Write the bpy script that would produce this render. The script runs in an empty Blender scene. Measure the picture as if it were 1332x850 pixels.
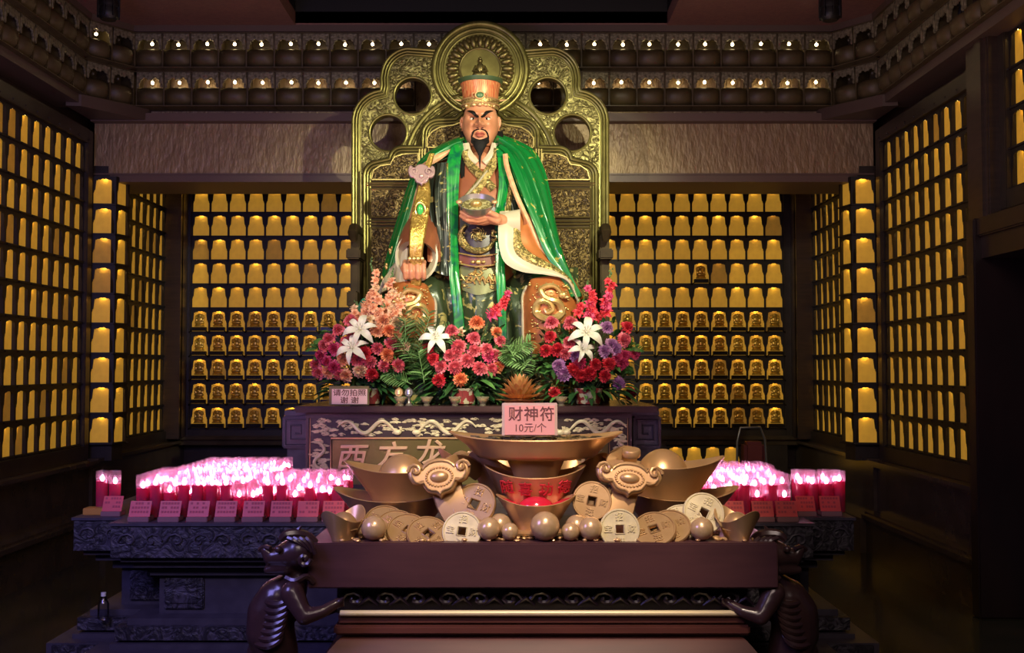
import bpy, bmesh, math, random
from mathutils import Vector, Matrix, noise
from math import sin, cos, pi, radians, sqrt, exp, atan2
R = random.Random(7)
SC = bpy.context.scene
COL = SC.collection
F = 1380.0; TH = math.atan(53 / F); EYE = 1.6
CT, ST = cos(TH), sin(TH)

def P(px, py, Y):
    """world point seen at photo pixel (px,py) at distance Y from the camera plane"""
    dx = (px - 666) / F; dy = -(py - 425) / F
    t = Y / (CT - dy * ST)
    return Vector((dx * t, Y, EYE + (ST + dy * CT) * t))

# ------------------------------------------------------------------ materials
def srgb(r, g, b):
    f = lambda c: (c / 255 / 12.92) if c <= 10 else ((c / 255 + .055) / 1.055) ** 2.4
    return (f(r), f(g), f(b), 1)

MATS = {}
def mat(name, c, rough=.5, metal=0, c2=None, scale=8, bump=0, bscale=30, thresh=None, emit=None, es=0,
        spec=.5, coat=0, sheen=0, sss=0, wave=None, kind='noise', detail=4, dist=.01, stretch=None):
    m = bpy.data.materials.new(name); m.use_nodes = True; MATS[name] = m
    nt = m.node_tree; N = nt.nodes; L = nt.links
    b = N['Principled BSDF']
    b.inputs['Base Color'].default_value = c
    b.inputs['Roughness'].default_value = rough
    b.inputs['Metallic'].default_value = metal
    b.inputs['Specular IOR Level'].default_value = spec
    if coat: b.inputs['Coat Weight'].default_value = coat; b.inputs['Coat Roughness'].default_value = .15
    if sheen: b.inputs['Sheen Weight'].default_value = sheen
    if sss:
        b.inputs['Subsurface Weight'].default_value = sss
        b.inputs['Subsurface Radius'].default_value = (.05, .02, .01)
    if emit:
        b.inputs['Emission Color'].default_value = emit; b.inputs['Emission Strength'].default_value = es
    tc = N.new('ShaderNodeTexCoord'); src = tc.outputs['Object']
    if stretch:
        mp = N.new('ShaderNodeMapping'); mp.inputs['Scale'].default_value = stretch
        L.new(src, mp.inputs['Vector']); src = mp.outputs['Vector']
    def tex(k, s):
        if k == 'voronoi':
            t = N.new('ShaderNodeTexVoronoi'); t.feature = 'SMOOTH_F1'; t.inputs['Scale'].default_value = s
            L.new(src, t.inputs['Vector']); return t.outputs['Distance']
        if k == 'wave':
            t = N.new('ShaderNodeTexWave'); t.inputs['Scale'].default_value = s
            t.inputs['Distortion'].default_value = 9; t.inputs['Detail'].default_value = 2
            t.inputs['Detail Scale'].default_value = 1.6
            L.new(src, t.inputs['Vector']); return t.outputs['Fac']
        t = N.new('ShaderNodeTexNoise'); t.inputs['Scale'].default_value = s; t.inputs['Detail'].default_value = detail
        if k == 'swirl': t.inputs['Distortion'].default_value = 2.2
        L.new(src, t.inputs['Vector']); return t.outputs['Fac']
    if c2:
        f = tex(kind, scale)
        r = N.new('ShaderNodeValToRGB')
        lo, hi = thresh or (.35, .65)
        r.color_ramp.elements[0].position = lo; r.color_ramp.elements[0].color = c
        r.color_ramp.elements[1].position = hi; r.color_ramp.elements[1].color = c2
        L.new(f, r.inputs['Fac']); L.new(r.outputs['Color'], b.inputs['Base Color'])
    if bump:
        f2 = tex(kind, bscale)
        bp = N.new('ShaderNodeBump'); bp.inputs['Strength'].default_value = bump; bp.inputs['Distance'].default_value = dist
        L.new(f2, bp.inputs['Height']); L.new(bp.outputs['Normal'], b.inputs['Normal'])
    return m

def glass(name, tint=(1, 1, 1, 1), fac=.12):
    m = bpy.data.materials.new(name); m.use_nodes = True; MATS[name] = m
    nt = m.node_tree; N = nt.nodes; L = nt.links; N.clear()
    o = N.new('ShaderNodeOutputMaterial'); mx = N.new('ShaderNodeMixShader')
    t = N.new('ShaderNodeBsdfTransparent'); t.inputs['Color'].default_value = tint
    g = N.new('ShaderNodeBsdfGlossy'); g.inputs['Roughness'].default_value = .2; g.inputs['Color'].default_value = (.55, .5, .52, 1)
    fr = N.new('ShaderNodeFresnel'); fr.inputs['IOR'].default_value = 1.4
    ad = N.new('ShaderNodeMath'); ad.operation = 'ADD'; ad.inputs[1].default_value = fac * .3
    L.new(fr.outputs[0], ad.inputs[0]); L.new(ad.outputs[0], mx.inputs[0])
    L.new(t.outputs[0], mx.inputs[1]); L.new(g.outputs[0], mx.inputs[2]); L.new(mx.outputs[0], o.inputs['Surface'])
    return m

# ------------------------------------------------------------------ mesh builder
class MB:
    def __init__(s): s.v = []; s.f = []; s.mi = []; s.m = 0
    def add(s, vs, fs, M=None):
        o = len(s.v)
        for p in vs:
            p = Vector(p); s.v.append(tuple(M @ p) if M else tuple(p))
        for f in fs: s.f.append(tuple(i + o for i in f)); s.mi.append(s.m)
        return s
    def mesh_from(s, me, M=None):
        return s.add([v.co for v in me.vertices], [tuple(p.vertices) for p in me.polygons], M)
    def box(s, x0, x1, y0, y1, z0, z1, M=None, bv=0):
        if bv:
            bm = bmesh.new(); bmesh.ops.create_cube(bm, size=1)
            for v in bm.verts:
                v.co = Vector(((x0 + x1) / 2 + v.co.x * (x1 - x0), (y0 + y1) / 2 + v.co.y * (y1 - y0), (z0 + z1) / 2 + v.co.z * (z1 - z0)))
            bmesh.ops.bevel(bm, geom=bm.edges[:], offset=bv, segments=2, affect='EDGES')
            bm.verts.index_update()
            s.add([v.co.copy() for v in bm.verts], [tuple(q.index for q in f.verts) for f in bm.faces], M); bm.free(); return s
        vs = [(x0, y0, z0), (x1, y0, z0), (x1, y1, z0), (x0, y1, z0), (x0, y0, z1), (x1, y0, z1), (x1, y1, z1), (x0, y1, z1)]
        return s.add(vs, [(0, 3, 2, 1), (4, 5, 6, 7), (0, 1, 5, 4), (1, 2, 6, 5), (2, 3, 7, 6), (3, 0, 4, 7)], M)
    def prism(s, poly, z0, z1, M=None):
        n = len(poly)
        vs = [(x, y, z0) for x, y in poly] + [(x, y, z1) for x, y in poly]
        fs = [tuple(range(n))[::-1], tuple(range(n, 2 * n))] + [(i, (i + 1) % n, n + (i + 1) % n, n + i) for i in range(n)]
        return s.add(vs, fs, M)
    def rings(s, rs, close=True, cap0=False, cap1=False, M=None, flip=False):
        n = len(rs[0]); vs = [p for r in rs for p in r]; fs = []
        for i in range(len(rs) - 1):
            for j in range(n if close else n - 1):
                k = (j + 1) % n
                q = (i * n + j, i * n + k, (i + 1) * n + k, (i + 1) * n + j)
                fs.append(q[::-1] if flip else q)
        if cap0: fs.append(tuple(range(n))[::-1])
        if cap1: fs.append(tuple((len(rs) - 1) * n + i for i in range(n)))
        return s.add(vs, fs, M)
    def lathe(s, prof, n=20, M=None, cap=True, c=(0, 0, 0)):
        rs = [[(c[0] + r * cos(2 * pi * j / n), c[1] + r * sin(2 * pi * j / n), c[2] + z) for j in range(n)] for r, z in prof]
        return s.rings(rs, True, cap and prof[0][0] > 1e-5, cap and prof[-1][0] > 1e-5, M)
    def tube(s, pts, r, n=8, M=None, cap=True, sq=1):
        pts = [Vector(p) for p in pts]; rs = []; up = Vector((0, 0, 1)); pn = None
        for i, p in enumerate(pts):
            t = (pts[min(i + 1, len(pts) - 1)] - pts[max(i - 1, 0)])
            if t.length < 1e-9: t = Vector((0, 0, 1))
            t.normalize()
            if pn is None:
                a = t.cross(up) if abs(t.z) < .95 else t.cross(Vector((0, 1, 0)))
            else: a = pn - t * pn.dot(t)
            a.normalize(); pn = a; b = t.cross(a)
            rr = r[i] if isinstance(r, (list, tuple)) else r
            rs.append([p + a * (rr * cos(2 * pi * j / n)) + b * (rr * sq * sin(2 * pi * j / n)) for j in range(n)])
        return s.rings(rs, True, cap, cap, M, flip=True)
    def sphere(s, c, r, n=12, M=None):
        if not isinstance(r, (list, tuple)): r = (r, r, r)
        m = max(6, n // 2 + 2); rs = []
        for i in range(m + 1):
            a = pi * i / m
            rs.append([(c[0] + r[0] * sin(a) * cos(2 * pi * j / n), c[1] + r[1] * sin(a) * sin(2 * pi * j / n), c[2] - r[2] * cos(a)) for j in range(n)])
        return s.rings(rs, M=M)
    def torus(s, c, R_, r, n=32, m=8, axis='y', sx=1, sz=1):
        rs = []
        for i in range(n + 1):
            a = 2 * pi * i / n; ring = []
            for j in range(m):
                b = 2 * pi * j / m; q = R_ + r * cos(b)
                x, z, y = q * cos(a) * sx, q * sin(a) * sz, r * sin(b)
                ring.append((c[0] + x, c[1] + y, c[2] + z) if axis == 'y' else (c[0] + x, c[1] + z, c[2] + y))
            rs.append(ring)
        return s.rings(rs)
    def data(s, name, mats, smooth=True, merge=0):
        me = bpy.data.meshes.new(name); me.from_pydata(s.v, [], s.f)
        if not isinstance(mats, (list, tuple)): mats = [mats]
        for m in mats: me.materials.append(m)
        if len(mats) > 1:
            me.polygons.foreach_set('material_index', s.mi)
        bm = bmesh.new(); bm.from_mesh(me)
        if merge: bmesh.ops.remove_doubles(bm, verts=bm.verts, dist=merge)
        bmesh.ops.recalc_face_normals(bm, faces=bm.faces)
        if smooth:
            for e in bm.edges:
                if len(e.link_faces) == 2: e.smooth = e.calc_face_angle(0) < .7
            for f in bm.faces: f.smooth = True
        bm.to_mesh(me); bm.free(); me.update(); return me
    def build(s, name, mats, parent=None, smooth=True, merge=0, **k):
        return obj(name, s.data(name, mats, smooth, merge), parent, **k)

def obj(name, me, parent=None, label=None, cat=None, group=None, kind=None, loc=None, rz=None):
    o = bpy.data.objects.new(name, me); COL.objects.link(o)
    if parent: o.parent = parent; o.matrix_parent_inverse = parent_world(parent).inverted() if loc is None else Matrix()
    if loc is not None: o.location = loc
    if rz is not None: o.rotation_euler = (0, 0, rz)
    return tag(o, label, cat, group, kind)

def parent_world(o):
    M = o.matrix_basis.copy()
    if o.parent: M = parent_world(o.parent) @ o.matrix_parent_inverse @ M
    return M

def tag(o, label=None, cat=None, group=None, kind=None):
    if label: o['label'] = label
    if cat: o['category'] = cat
    if group: o['group'] = group
    if kind: o['kind'] = kind
    return o
def empty(name, loc, label=None, cat=None, group=None, rot=None, kind=None):
    o = bpy.data.objects.new(name, None); COL.objects.link(o); o.location = loc; o.empty_display_size = .05
    if rot: o.rotation_euler = rot
    return tag(o, label, cat, group, kind)
def dup(o, parent=None, label=None, M=None):
    """copy a thing with its parts and their sub-parts"""
    c = o.copy(); COL.objects.link(c)
    if parent is not None: c.parent = parent
    if label: c['label'] = label
    if M is not None: c.matrix_basis = M
    for ch in o.children: dup(ch, c)
    return c

DG = lambda: bpy.context.evaluated_depsgraph_get()
def eval_mesh(o):
    me = bpy.data.meshes.new_from_object(o.evaluated_get(DG())); bpy.data.objects.remove(o); return me
def plate(polys, depth, bevel=0, seg=2):
    """flat outline with holes, thickness along Y (front = -Y), drawn in XZ; returns mesh data"""
    cu = bpy.data.curves.new('outline', 'CURVE'); cu.dimensions = '2D'; cu.fill_mode = 'BOTH'
    cu.extrude = max(depth / 2 - bevel, 0); cu.bevel_depth = bevel; cu.bevel_resolution = seg; cu.offset = -bevel
    for poly in polys:
        sp = cu.splines.new('POLY'); sp.points.add(len(poly) - 1)
        for i, (x, z) in enumerate(poly): sp.points[i].co = (x, z, 0, 1)
        sp.use_cyclic_u = True
    o = bpy.data.objects.new('outline', cu); COL.objects.link(o)
    me = eval_mesh(o); me.transform(Matrix.Rotation(pi / 2, 4, 'X')); return me
def glyphs(body, size, depth=.004, bevel=0, shear=0, space=1):
    cu = bpy.data.curves.new('glyphs', 'FONT'); cu.body = body; cu.size = size; cu.extrude = depth; cu.shear = shear
    cu.bevel_depth = bevel; cu.align_x = 'CENTER'; cu.align_y = 'CENTER'; cu.space_character = space
    o = bpy.data.objects.new('glyphs', cu); COL.objects.link(o)
    me = eval_mesh(o); me.transform(Matrix.Rotation(pi / 2, 4, 'X')); return me
def setm(me, m):
    me.materials.clear(); me.materials.append(m); return me
def circ(cx, cz, r, n=32, a0=0, a1=2 * pi, rz=None):
    rz = rz or r; k = n if abs(a1 - a0 - 2 * pi) < 1e-6 else n + 1
    return [(cx + r * cos(a0 + (a1 - a0) * i / n), cz + rz * sin(a0 + (a1 - a0) * i / n)) for i in range(k)]

def cr(p, t):
    """Catmull-Rom through a list of Vectors, t in 0..1"""
    n = len(p) - 1
    if n < 1: return p[0].copy()
    x = min(max(t, 0), 1) * n; i = min(int(x), n - 1); u = x - i
    a = p[i - 1] if i > 0 else p[0] * 2 - p[1]; b = p[i]; c = p[i + 1]
    d = p[i + 2] if i + 2 <= n else p[n] * 2 - p[n - 1]
    return .5 * ((2 * b) + (c - a) * u + (2 * a - 5 * b + 4 * c - d) * u * u + (3 * b - a - 3 * c + d) * u ** 3)
def spline(pts, n): 
    pts = [Vector(p) for p in pts]; return [cr(pts, i / (n - 1)) for i in range(n)]
def patch(rows, nu, nv, thick=0, disp=None, name='cloth', pix=True):
    """smooth sheet through a grid of control points (rows of (px,py,Y)); folds by disp(u,v)"""
    rows = [[(P(*q) if pix else Vector(q)) for q in r] for r in rows]
    dense = [[cr(r, j / (nu - 1)) for j in range(nu)] for r in rows]
    G = [[cr([dense[k][j] for k in range(len(rows))], i / (nv - 1)) for j in range(nu)] for i in range(nv)]
    Nn = [[None] * nu for _ in range(nv)]
    for i in range(nv):
        for j in range(nu):
            du = G[i][min(j + 1, nu - 1)] - G[i][max(j - 1, 0)]; dv = G[min(i + 1, nv - 1)][j] - G[max(i - 1, 0)][j]
            n = du.cross(dv)
            if n.length < 1e-9: n = Vector((0, -1, 0))
            n.normalize()
            if n.y > 0: n = -n
            Nn[i][j] = n
    if disp:
        G = [[G[i][j] + Nn[i][j] * disp(j / (nu - 1), i / (nv - 1)) for j in range(nu)] for i in range(nv)]
    mb = MB()
    if thick:
        B = [[G[i][j] - Nn[i][j] * thick for j in range(nu)] for i in range(nv)]
        rr = [G[i] + B[i][::-1] for i in range(nv)]
        mb.rings(rr, True, True, True)
    else: mb.rings(G, False)
    return mb
def blob(build, voxel, smooth=4, mats=None, name='body', fac=.5):
    me0 = build.data('tmp', mats or MATS['skin'], False)
    o = bpy.data.objects.new('tmp', me0); COL.objects.link(o)
    md = o.modifiers.new('r', 'REMESH'); md.mode = 'VOXEL'; md.voxel_size = voxel; md.use_smooth_shade = True
    if smooth:
        sm = o.modifiers.new('s', 'SMOOTH'); sm.iterations = smooth; sm.factor = fac
    me = eval_mesh(o)
    for p in me.polygons: p.use_smooth = True
    me.name = name; return me
def rcone(mb, a, b, r0, r1, n=14, sq=1):
    a, b = Vector(a), Vector(b)
    mb.sphere(a, r0, n); mb.sphere(b, r1, n)
    mb.tube([a, b], [r0, r1], n)
def fold(fr, amp, ph=0, p2=.3):
    return lambda u, v: amp * (sin(u * fr * 2 * pi + ph + 2 * sin(v * 3)) * (.4 + .6 * v) + p2 * sin(u * fr * 4.7 * pi + v * 5))

# palette
m_skin = mat('skin', srgb(196, 128, 92), .42, c2=srgb(214, 150, 112), scale=6, sss=.0, coat=.15)
m_darkwood = mat('dark_wood', srgb(48, 36, 32), .35, c2=srgb(62, 46, 38), scale=4, stretch=(1, 1, 12))
m_frame = mat('black_frame', srgb(40, 32, 26), .42, c2=srgb(52, 42, 34), scale=9)
m_niche = mat('niche_surround', srgb(30, 24, 20), .5)
m_gold = mat('gold_silk', srgb(226, 178, 52), .45, .35, c2=srgb(214, 158, 44), scale=14, bump=.15, bscale=40)
m_glowsilk = mat('gold_silk_added_glow', srgb(222, 172, 48), .5, 0, c2=srgb(206, 150, 40), scale=14, emit=(.74, .37, .04, 1), es=.34)  # even glow put into the silk itself, standing in for lamp light on it
m_glowsilk2 = mat('gold_silk_added_glow_dim', srgb(210, 158, 48), .5, 0, c2=srgb(190, 140, 40), scale=14, emit=(.66, .32, .045, 1), es=.17)  # same silk with a weaker glow put into its colour
m_header = mat('plaster_beam', srgb(146, 122, 92), .42, .2, c2=srgb(160, 136, 100), scale=20, bump=.9, bscale=26, dist=.02, stretch=(1, 1, .35))
m_ceiling = mat('ceiling_paper', srgb(120, 84, 74), .6, c2=srgb(132, 94, 80), scale=30, bump=.3, bscale=60)
m_brass = mat('old_brass', srgb(140, 132, 72), .36, .72, c2=srgb(108, 100, 52), scale=7)
m_brassrel = mat('carved_brass', srgb(152, 142, 88), .34, .75, c2=srgb(96, 86, 46), scale=22, kind='swirl', thresh=(.42, .5), bump=1, bscale=22, dist=.02)
m_woodrel = mat('carved_panel', srgb(64, 50, 28), .34, .5, c2=srgb(146, 124, 74), scale=26, kind='swirl', thresh=(.47, .56), bump=1, bscale=26, dist=.022)
m_throne = mat('throne_wood', srgb(66, 54, 32), .6, .3, c2=srgb(50, 40, 24), scale=8, spec=.2)
m_champ = mat('champagne_gold', srgb(222, 180, 128), .34, .5, c2=srgb(212, 168, 116), scale=5, coat=.15)
m_pale = mat('pale_gold', srgb(236, 222, 176), .45, .1, c2=srgb(206, 190, 150), scale=12, bump=.1, bscale=40)
m_table = mat('maroon_lacquer', srgb(84, 52, 54), .42, c2=srgb(74, 45, 48), scale=3, stretch=(1, 6, 6))
m_body = mat('red_brown_wood', srgb(98, 52, 42), .5, c2=srgb(84, 44, 36), scale=3, stretch=(1, 5, 5))
m_stone = mat('grey_stone', srgb(72, 66, 78), .5, c2=srgb(60, 54, 66), scale=12)
m_stonerel = mat('carved_stone', srgb(74, 68, 80), .5, c2=srgb(40, 36, 44), scale=14, kind='swirl', thresh=(.4, .52), bump=1, bscale=14, dist=.02)
m_white = mat('white_plastic', srgb(235, 232, 224), .4)
m_flame = mat('flame', srgb(255, 240, 245), .5, emit=(1, .66, .86, 1), es=24)
def misty(name, a, b, fa):
    """see-through or waxy body that also scatters light passing through it"""
    m = bpy.data.materials.new(name); m.use_nodes = True; MATS[name] = m
    nt = m.node_tree; N = nt.nodes; L = nt.links; N.clear()
    o = N.new('ShaderNodeOutputMaterial'); m1 = N.new('ShaderNodeMixShader'); m2 = N.new('ShaderNodeMixShader'); m3 = N.new('ShaderNodeMixShader')
    t = N.new('ShaderNodeBsdfTransparent'); t.inputs[0].default_value = a; d = N.new('ShaderNodeBsdfDiffuse'); d.inputs[0].default_value = b
    tr = N.new('ShaderNodeBsdfTranslucent'); tr.inputs[0].default_value = b; g = N.new('ShaderNodeBsdfGlossy'); g.inputs['Roughness'].default_value = .2
    m1.inputs[0].default_value = .6; L.new(d.outputs[0], m1.inputs[1]); L.new(tr.outputs[0], m1.inputs[2])
    m2.inputs[0].default_value = fa; L.new(t.outputs[0], m2.inputs[1]); L.new(m1.outputs[0], m2.inputs[2])
    m3.inputs[0].default_value = .05; L.new(m2.outputs[0], m3.inputs[1]); L.new(g.outputs[0], m3.inputs[2]); L.new(m3.outputs[0], o.inputs['Surface'])
    return m
m_wax = misty('magenta_wax', (1, .2, .5, 1), srgb(206, 32, 104), .97)
m_glass = misty('candle_glass', (1, .94, .97, 1), srgb(255, 190, 216), .07)
m_bulb = mat('warm_bulb', srgb(255, 230, 180), .5, emit=(1, .74, .36, 1), es=30)
m_lamp = mat('niche_lamp', srgb(255, 220, 150), .5, emit=(1, .68, .22, 1), es=16)
# ================================================================== ROOM
XL, XR, XC = -3.70, 3.20, -.25
YH, YB = 9.33, 11.55
def S(name, mb, m, **k): return mb.build(name, m, kind='structure', **k)
m_floor = mat('marble_floor', srgb(58, 52, 38), .14, c2=srgb(44, 44, 30), scale=3)
m_wall = mat('wall_panel', srgb(58, 44, 36), .4, c2=srgb(50, 38, 32), scale=5)
m_plinth = mat('plinth_stone', srgb(84, 70, 54), .2, c2=srgb(70, 58, 44), scale=6)
S('floor', MB().box(-5, 5, -1.5, 12.2, -.1, 0), m_floor)
mb = MB()   # ceiling with a recessed coffer
z0 = 4.55; hx0, hx1, hy0, hy1 = -1.87, 1.34, 3.6, 9.05
for a in ((-5, hx0, -1.5, 12), (hx1, 5, -1.5, 12), (hx0, hx1, hy1, 12), (hx0, hx1, -1.5, hy0)):
    mb.box(a[0], a[1], a[2], a[3], z0, z0 + .12)
S('ceiling', mb, m_ceiling)
mb = MB(); mb.box(hx0 - .05, hx0, hy0, hy1, z0 + .12, z0 + 1.6).box(hx1, hx1 + .05, hy0, hy1, z0 + .12, z0 + 1.6).box(hx0, hx1, hy1, hy1 + .05, z0 + .02, z0 + 1.6).box(hx0, hx1, hy0 - .05, hy0, z0 + .12, z0 + 1.6); mb.box(hx0 - .05, hx1 + .05, hy0 - .05, hy1 + .05, z0 + 1.6, z0 + 1.7)
for i in range(9): mb.box(hx0, hx1, hy0 + .2 + i * .6, hy0 + .26 + i * .6, z0 + .9, z0 + 1.1)
for i in range(6): mb.box(hx0 + .2 + i * .55, hx0 + .26 + i * .55, hy0, hy1, z0 + .9, z0 + 1.1)
S('trim_1', mb, mat('coffer_black', srgb(14, 12, 12), .5))
S('wall_back', MB().box(-3.9, 3.4, YB + .2, YB + .4, -.02, 4.7), m_wall)
S('wall_left', MB().box(XL - .35, XL - .15, -1.5, YB + .3, -.02, 4.7), m_wall)
mb = MB(); mb.box(XR + .15, XR + .35, 6.9, YB + .3, -.02, 4.7); mb.box(XR + .15, XR + .35, -1.5, 6.9, 2.5, 4.7); mb.box(XR + .15, XR + .35, -1.5, 5.2, -.02, 2.5)
S('wall_right', mb, m_wall)
mb = MB(); mb.box(-5, 5, -1.6, -1.5, -.02, 4.7); S('wall_front', mb, m_wall)
# beam over the alcove
mb = MB(); mb.box(XL, XR, YH, YH + .62, 3.30, 4.6); S('trim_2', mb, m_header)
mb = MB(); mb.box(XL, XR, YH + .001, YH + .66, 3.24, 3.30); mb.box(XL, XR, YH - .012, YH + .002, 3.30, 3.315)
mb.box(XL, XR, YH - .10, YH, 3.76, 3.83); S('trim_3', mb, mat('beam_edge', srgb(104, 84, 74), .5))
# dado and plinth along the side walls, alcove dado
for nm, sx, X in (('baseboard_left', 1, XL), ('baseboard_right', -1, XR)):
    mb = MB()
    y1 = 9.2; y0 = 3.0 if sx > 0 else 6.95
    def bx(a, b, z0, z1): mb.box(min(X + sx * a, X + sx * b), max(X + sx * a, X + sx * b), y0, y1, z0, z1)
    bx(-.15, .15, 0, .30); bx(-.15, .19, .30, .335); bx(-.15, .16, .335, .36); bx(-.15, .05, .36, .74); bx(-.15, .09, .74, .77); bx(-.15, .14, .77, .80); bx(-.15, .02, .80, .9)
    S(nm, mb, m_plinth)
mb = MB()
mb.box(XL, XR, YB - .28, YB + .2, 0, .30); mb.box(XL, XR, YB - .06, YB + .2, .30, .50); mb.box(XL, XR, YB - .05, YB + .2, .76, .86)
mb.box(XL, XR, YB - .10, YB + .2, .82, .85)
for sx, X in ((1, XL), (-1, XR)):
    for (a, z0, z1) in ((.20, 0, .3), (.08, .3, .8), (.13, .78, .81)):
        mb.box(min(X - sx * .15, X + sx * a), max(X - sx * .15, X + sx * a), 9.2, YB + .2, z0, z1)
S('baseboard_back', mb, m_plinth)
# doorway on the right: projecting jamb and lintel
mb = MB()
mb.box(2.97, 3.62, 6.80, 6.92, 0, 2.56, bv=.01); mb.box(2.99, 3.36, 4.9, 6.80, 2.44, 2.56, bv=.01); mb.box(3.02, 3.36, 4.9, 6.80, 2.30, 2.44)
mb.box(2.97, 3.62, 4.9, 5.02, 0, 2.56)
mb.box(3.55, 3.60, 5.0, 6.8, 0, 2.45)
S('door_1', mb, mat('door_wood', srgb(44, 30, 28), .4, c2=srgb(36, 25, 24), scale=6, stretch=(1, 1, .2)))
mb = MB(); mb.box(XR - .05, XR + .15, 6.97, 7.30, .9, 4.4, bv=.012); mb.box(XR - .07, XR + .15, 7.02, 7.12, .9, 4.4); S('trim_4', mb, m_darkwood)
mb = MB()
for x0, x1 in ((XL, XL + .17), (XR - .17, XR)):
    mb.box(x0, x1, YB - .25, YB + .2, .84, 3.5, bv=.01); mb.box(x0 - .0, x1, YB - .28, YB - .2, .84, 3.5)
S('trim_5', mb, m_darkwood)

# ------------------------------------------------------------------ niche cabinets
NW, NH = .2, .262
def niche_outline():
    h = [(.089, .022), (.089, .112), (.083, .124), (.083, .134), (.075, .142), (.070, .19), (.0655, .228), (.058, .224), (.050, .233), (.034, .231), (.024, .238), (.012, .241), (0, .237)]
    return h + [(-x, z) for x, z in h[-2::-1]]
def make_niche(tall=True, w=NW, lampmat=m_lamp):
    pl = plate([[(-w / 2, 0), (w / 2, 0), (w / 2, NH), (-w / 2, NH)], [(x * w / NW, z) for x, z in niche_outline()]], .008, .0)
    mb = MB(); mb.mesh_from(pl, Matrix.Translation((0, .004, 0)))
    # side cheeks, ledge with little feet and studs, all dark
    mb.box(-w / 2, -w / 2 + .004, .008, .05, 0, NH).box(w / 2 - .004, w / 2, .008, .05, 0, NH)
    mb.box(-w / 2, w / 2, -.012, .05, .004, .018).box(-w / 2, w / 2, .008, .05, NH - .006, NH)
    mb.sphere((-w / 2, -.012, .010), .008, 8).sphere((w / 2, -.012, .010), .008, 8)
    s = setm(mb.data('niche', m_niche, True), m_niche)
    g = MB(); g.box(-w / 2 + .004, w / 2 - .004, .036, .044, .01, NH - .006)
    gm = g.data('gold_lining', m_glowsilk, False)
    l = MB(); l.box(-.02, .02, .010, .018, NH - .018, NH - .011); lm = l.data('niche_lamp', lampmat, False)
    return s, gm, lm
m_lamp2 = mat('niche_lamp_dim', srgb(255, 200, 130), .5, emit=(1, .62, .2, 1), es=6)
m_lamp3 = mat('niche_lamp_bright', srgb(255, 225, 150), .5, emit=(1, .76, .28, 1), es=34)
NS = make_niche(); DIM = NS[1].copy(); DIM.materials.clear(); DIM.materials.append(m_glowsilk2); LM = [NS[2], make_niche(lampmat=m_lamp2)[2], make_niche(lampmat=m_lamp3)[2]]
def add_niche(root, M, w=None, k=None):
    a = bpy.data.objects.new('niche', NS[0]); COL.objects.link(a); a.parent = root; a.matrix_basis = M
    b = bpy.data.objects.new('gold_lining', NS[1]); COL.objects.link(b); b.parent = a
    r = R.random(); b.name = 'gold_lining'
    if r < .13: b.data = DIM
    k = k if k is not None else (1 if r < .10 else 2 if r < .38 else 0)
    c = bpy.data.objects.new('niche_lamp', LM[k]); COL.objects.link(c); c.parent = a
    if w: a.scale = (w, 1, 1)
ZB = 3.28 - 9 * NH   # bottom of the lowest row (photo: all cabinets share these rows)
def cabinet(loc, rz, ncol, rows, label, pad=(.10, .10), top=.1, bot=.12, lampk=None):
    """front face in local XZ at y=0, columns along +x"""
    root = empty('niche_cabinet', loc, label, 'cabinet', 'memorial niche cabinets', rot=(0, 0, rz))
    z0 = rows[0] * NH; z1 = (rows[1]) * NH; W = ncol * NW; z0w = ZB
    mb = MB()
    mb.box(-pad[0], 0, -.035, .08, z0 - bot, z1 + top, bv=.006).box(W, W + pad[1], -.035, .08, z0 - bot, z1 + top, bv=.006)
    mb.box(0, W, -.035, .08, z0 - bot, z0).box(0, W, -.035, .08, z1, z1 + top)
    mb.box(-pad[0] * .5, W + pad[1] * .5, .08, .12, z0 - bot, z1 + top)
    for i in range(ncol + 1): mb.sphere((i * NW, -.038, z1 + .03), .009, 8)
    fr = mb.data('frame', m_frame); o = bpy.data.objects.new('frame', fr); COL.objects.link(o); o.parent = root
    for r in range(rows[0], rows[1]):
        for c in range(ncol):
            add_niche(root, Matrix.Translation(((c + .5) * NW, 0, r * NH)), k=lampk)
    return root
cabinet((-3.5, YB, ZB), 0, 12, (0, 10), 'wall cabinet of gold niches filling the alcove back wall left of the throne', pad=(.12, .1))
cabinet((2.96 - 12 * NW, YB, ZB), 0, 12, (0, 10), 'wall cabinet of gold niches filling the alcove back wall right of the throne', pad=(.1, .12))
cabinet((XR, 9.08, ZB), -pi / 2, 9, (0, 10), 'tall framed cabinet of gold niches on the right side wall beside the doorway', pad=(.10, .08), top=.12)
cabinet((XL, 9.12 - 11 * NW, ZB), pi / 2, 11, (0, 10), 'tall framed cabinet of gold niches covering the left side wall of the hall', pad=(.3, .10), top=.12)
cabinet((XR, 11.28, ZB), -pi / 2, 7, (0, 10), 'narrow cabinet of gold niches on the right side wall inside the alcove', pad=(.1, .03))
cabinet((XL, 11.28 - 7 * NW, ZB), pi / 2, 7, (0, 10), 'narrow cabinet of gold niches on the left side wall inside the alcove', pad=(.03, .1))
cabinet((XR + .06, 6.88, ZB + 7 * NH), -pi / 2, 4, (0, 4), 'small cabinet of gold niches above the dark doorway lintel', pad=(.12, .08), top=.14)
cabinet((1.66, YB - .09, .5), 0, 5, (0, 1), 'low single row of gold niches behind the candles, under the right alcove cabinet', pad=(.4, .3), top=.0, bot=.02)
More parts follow.
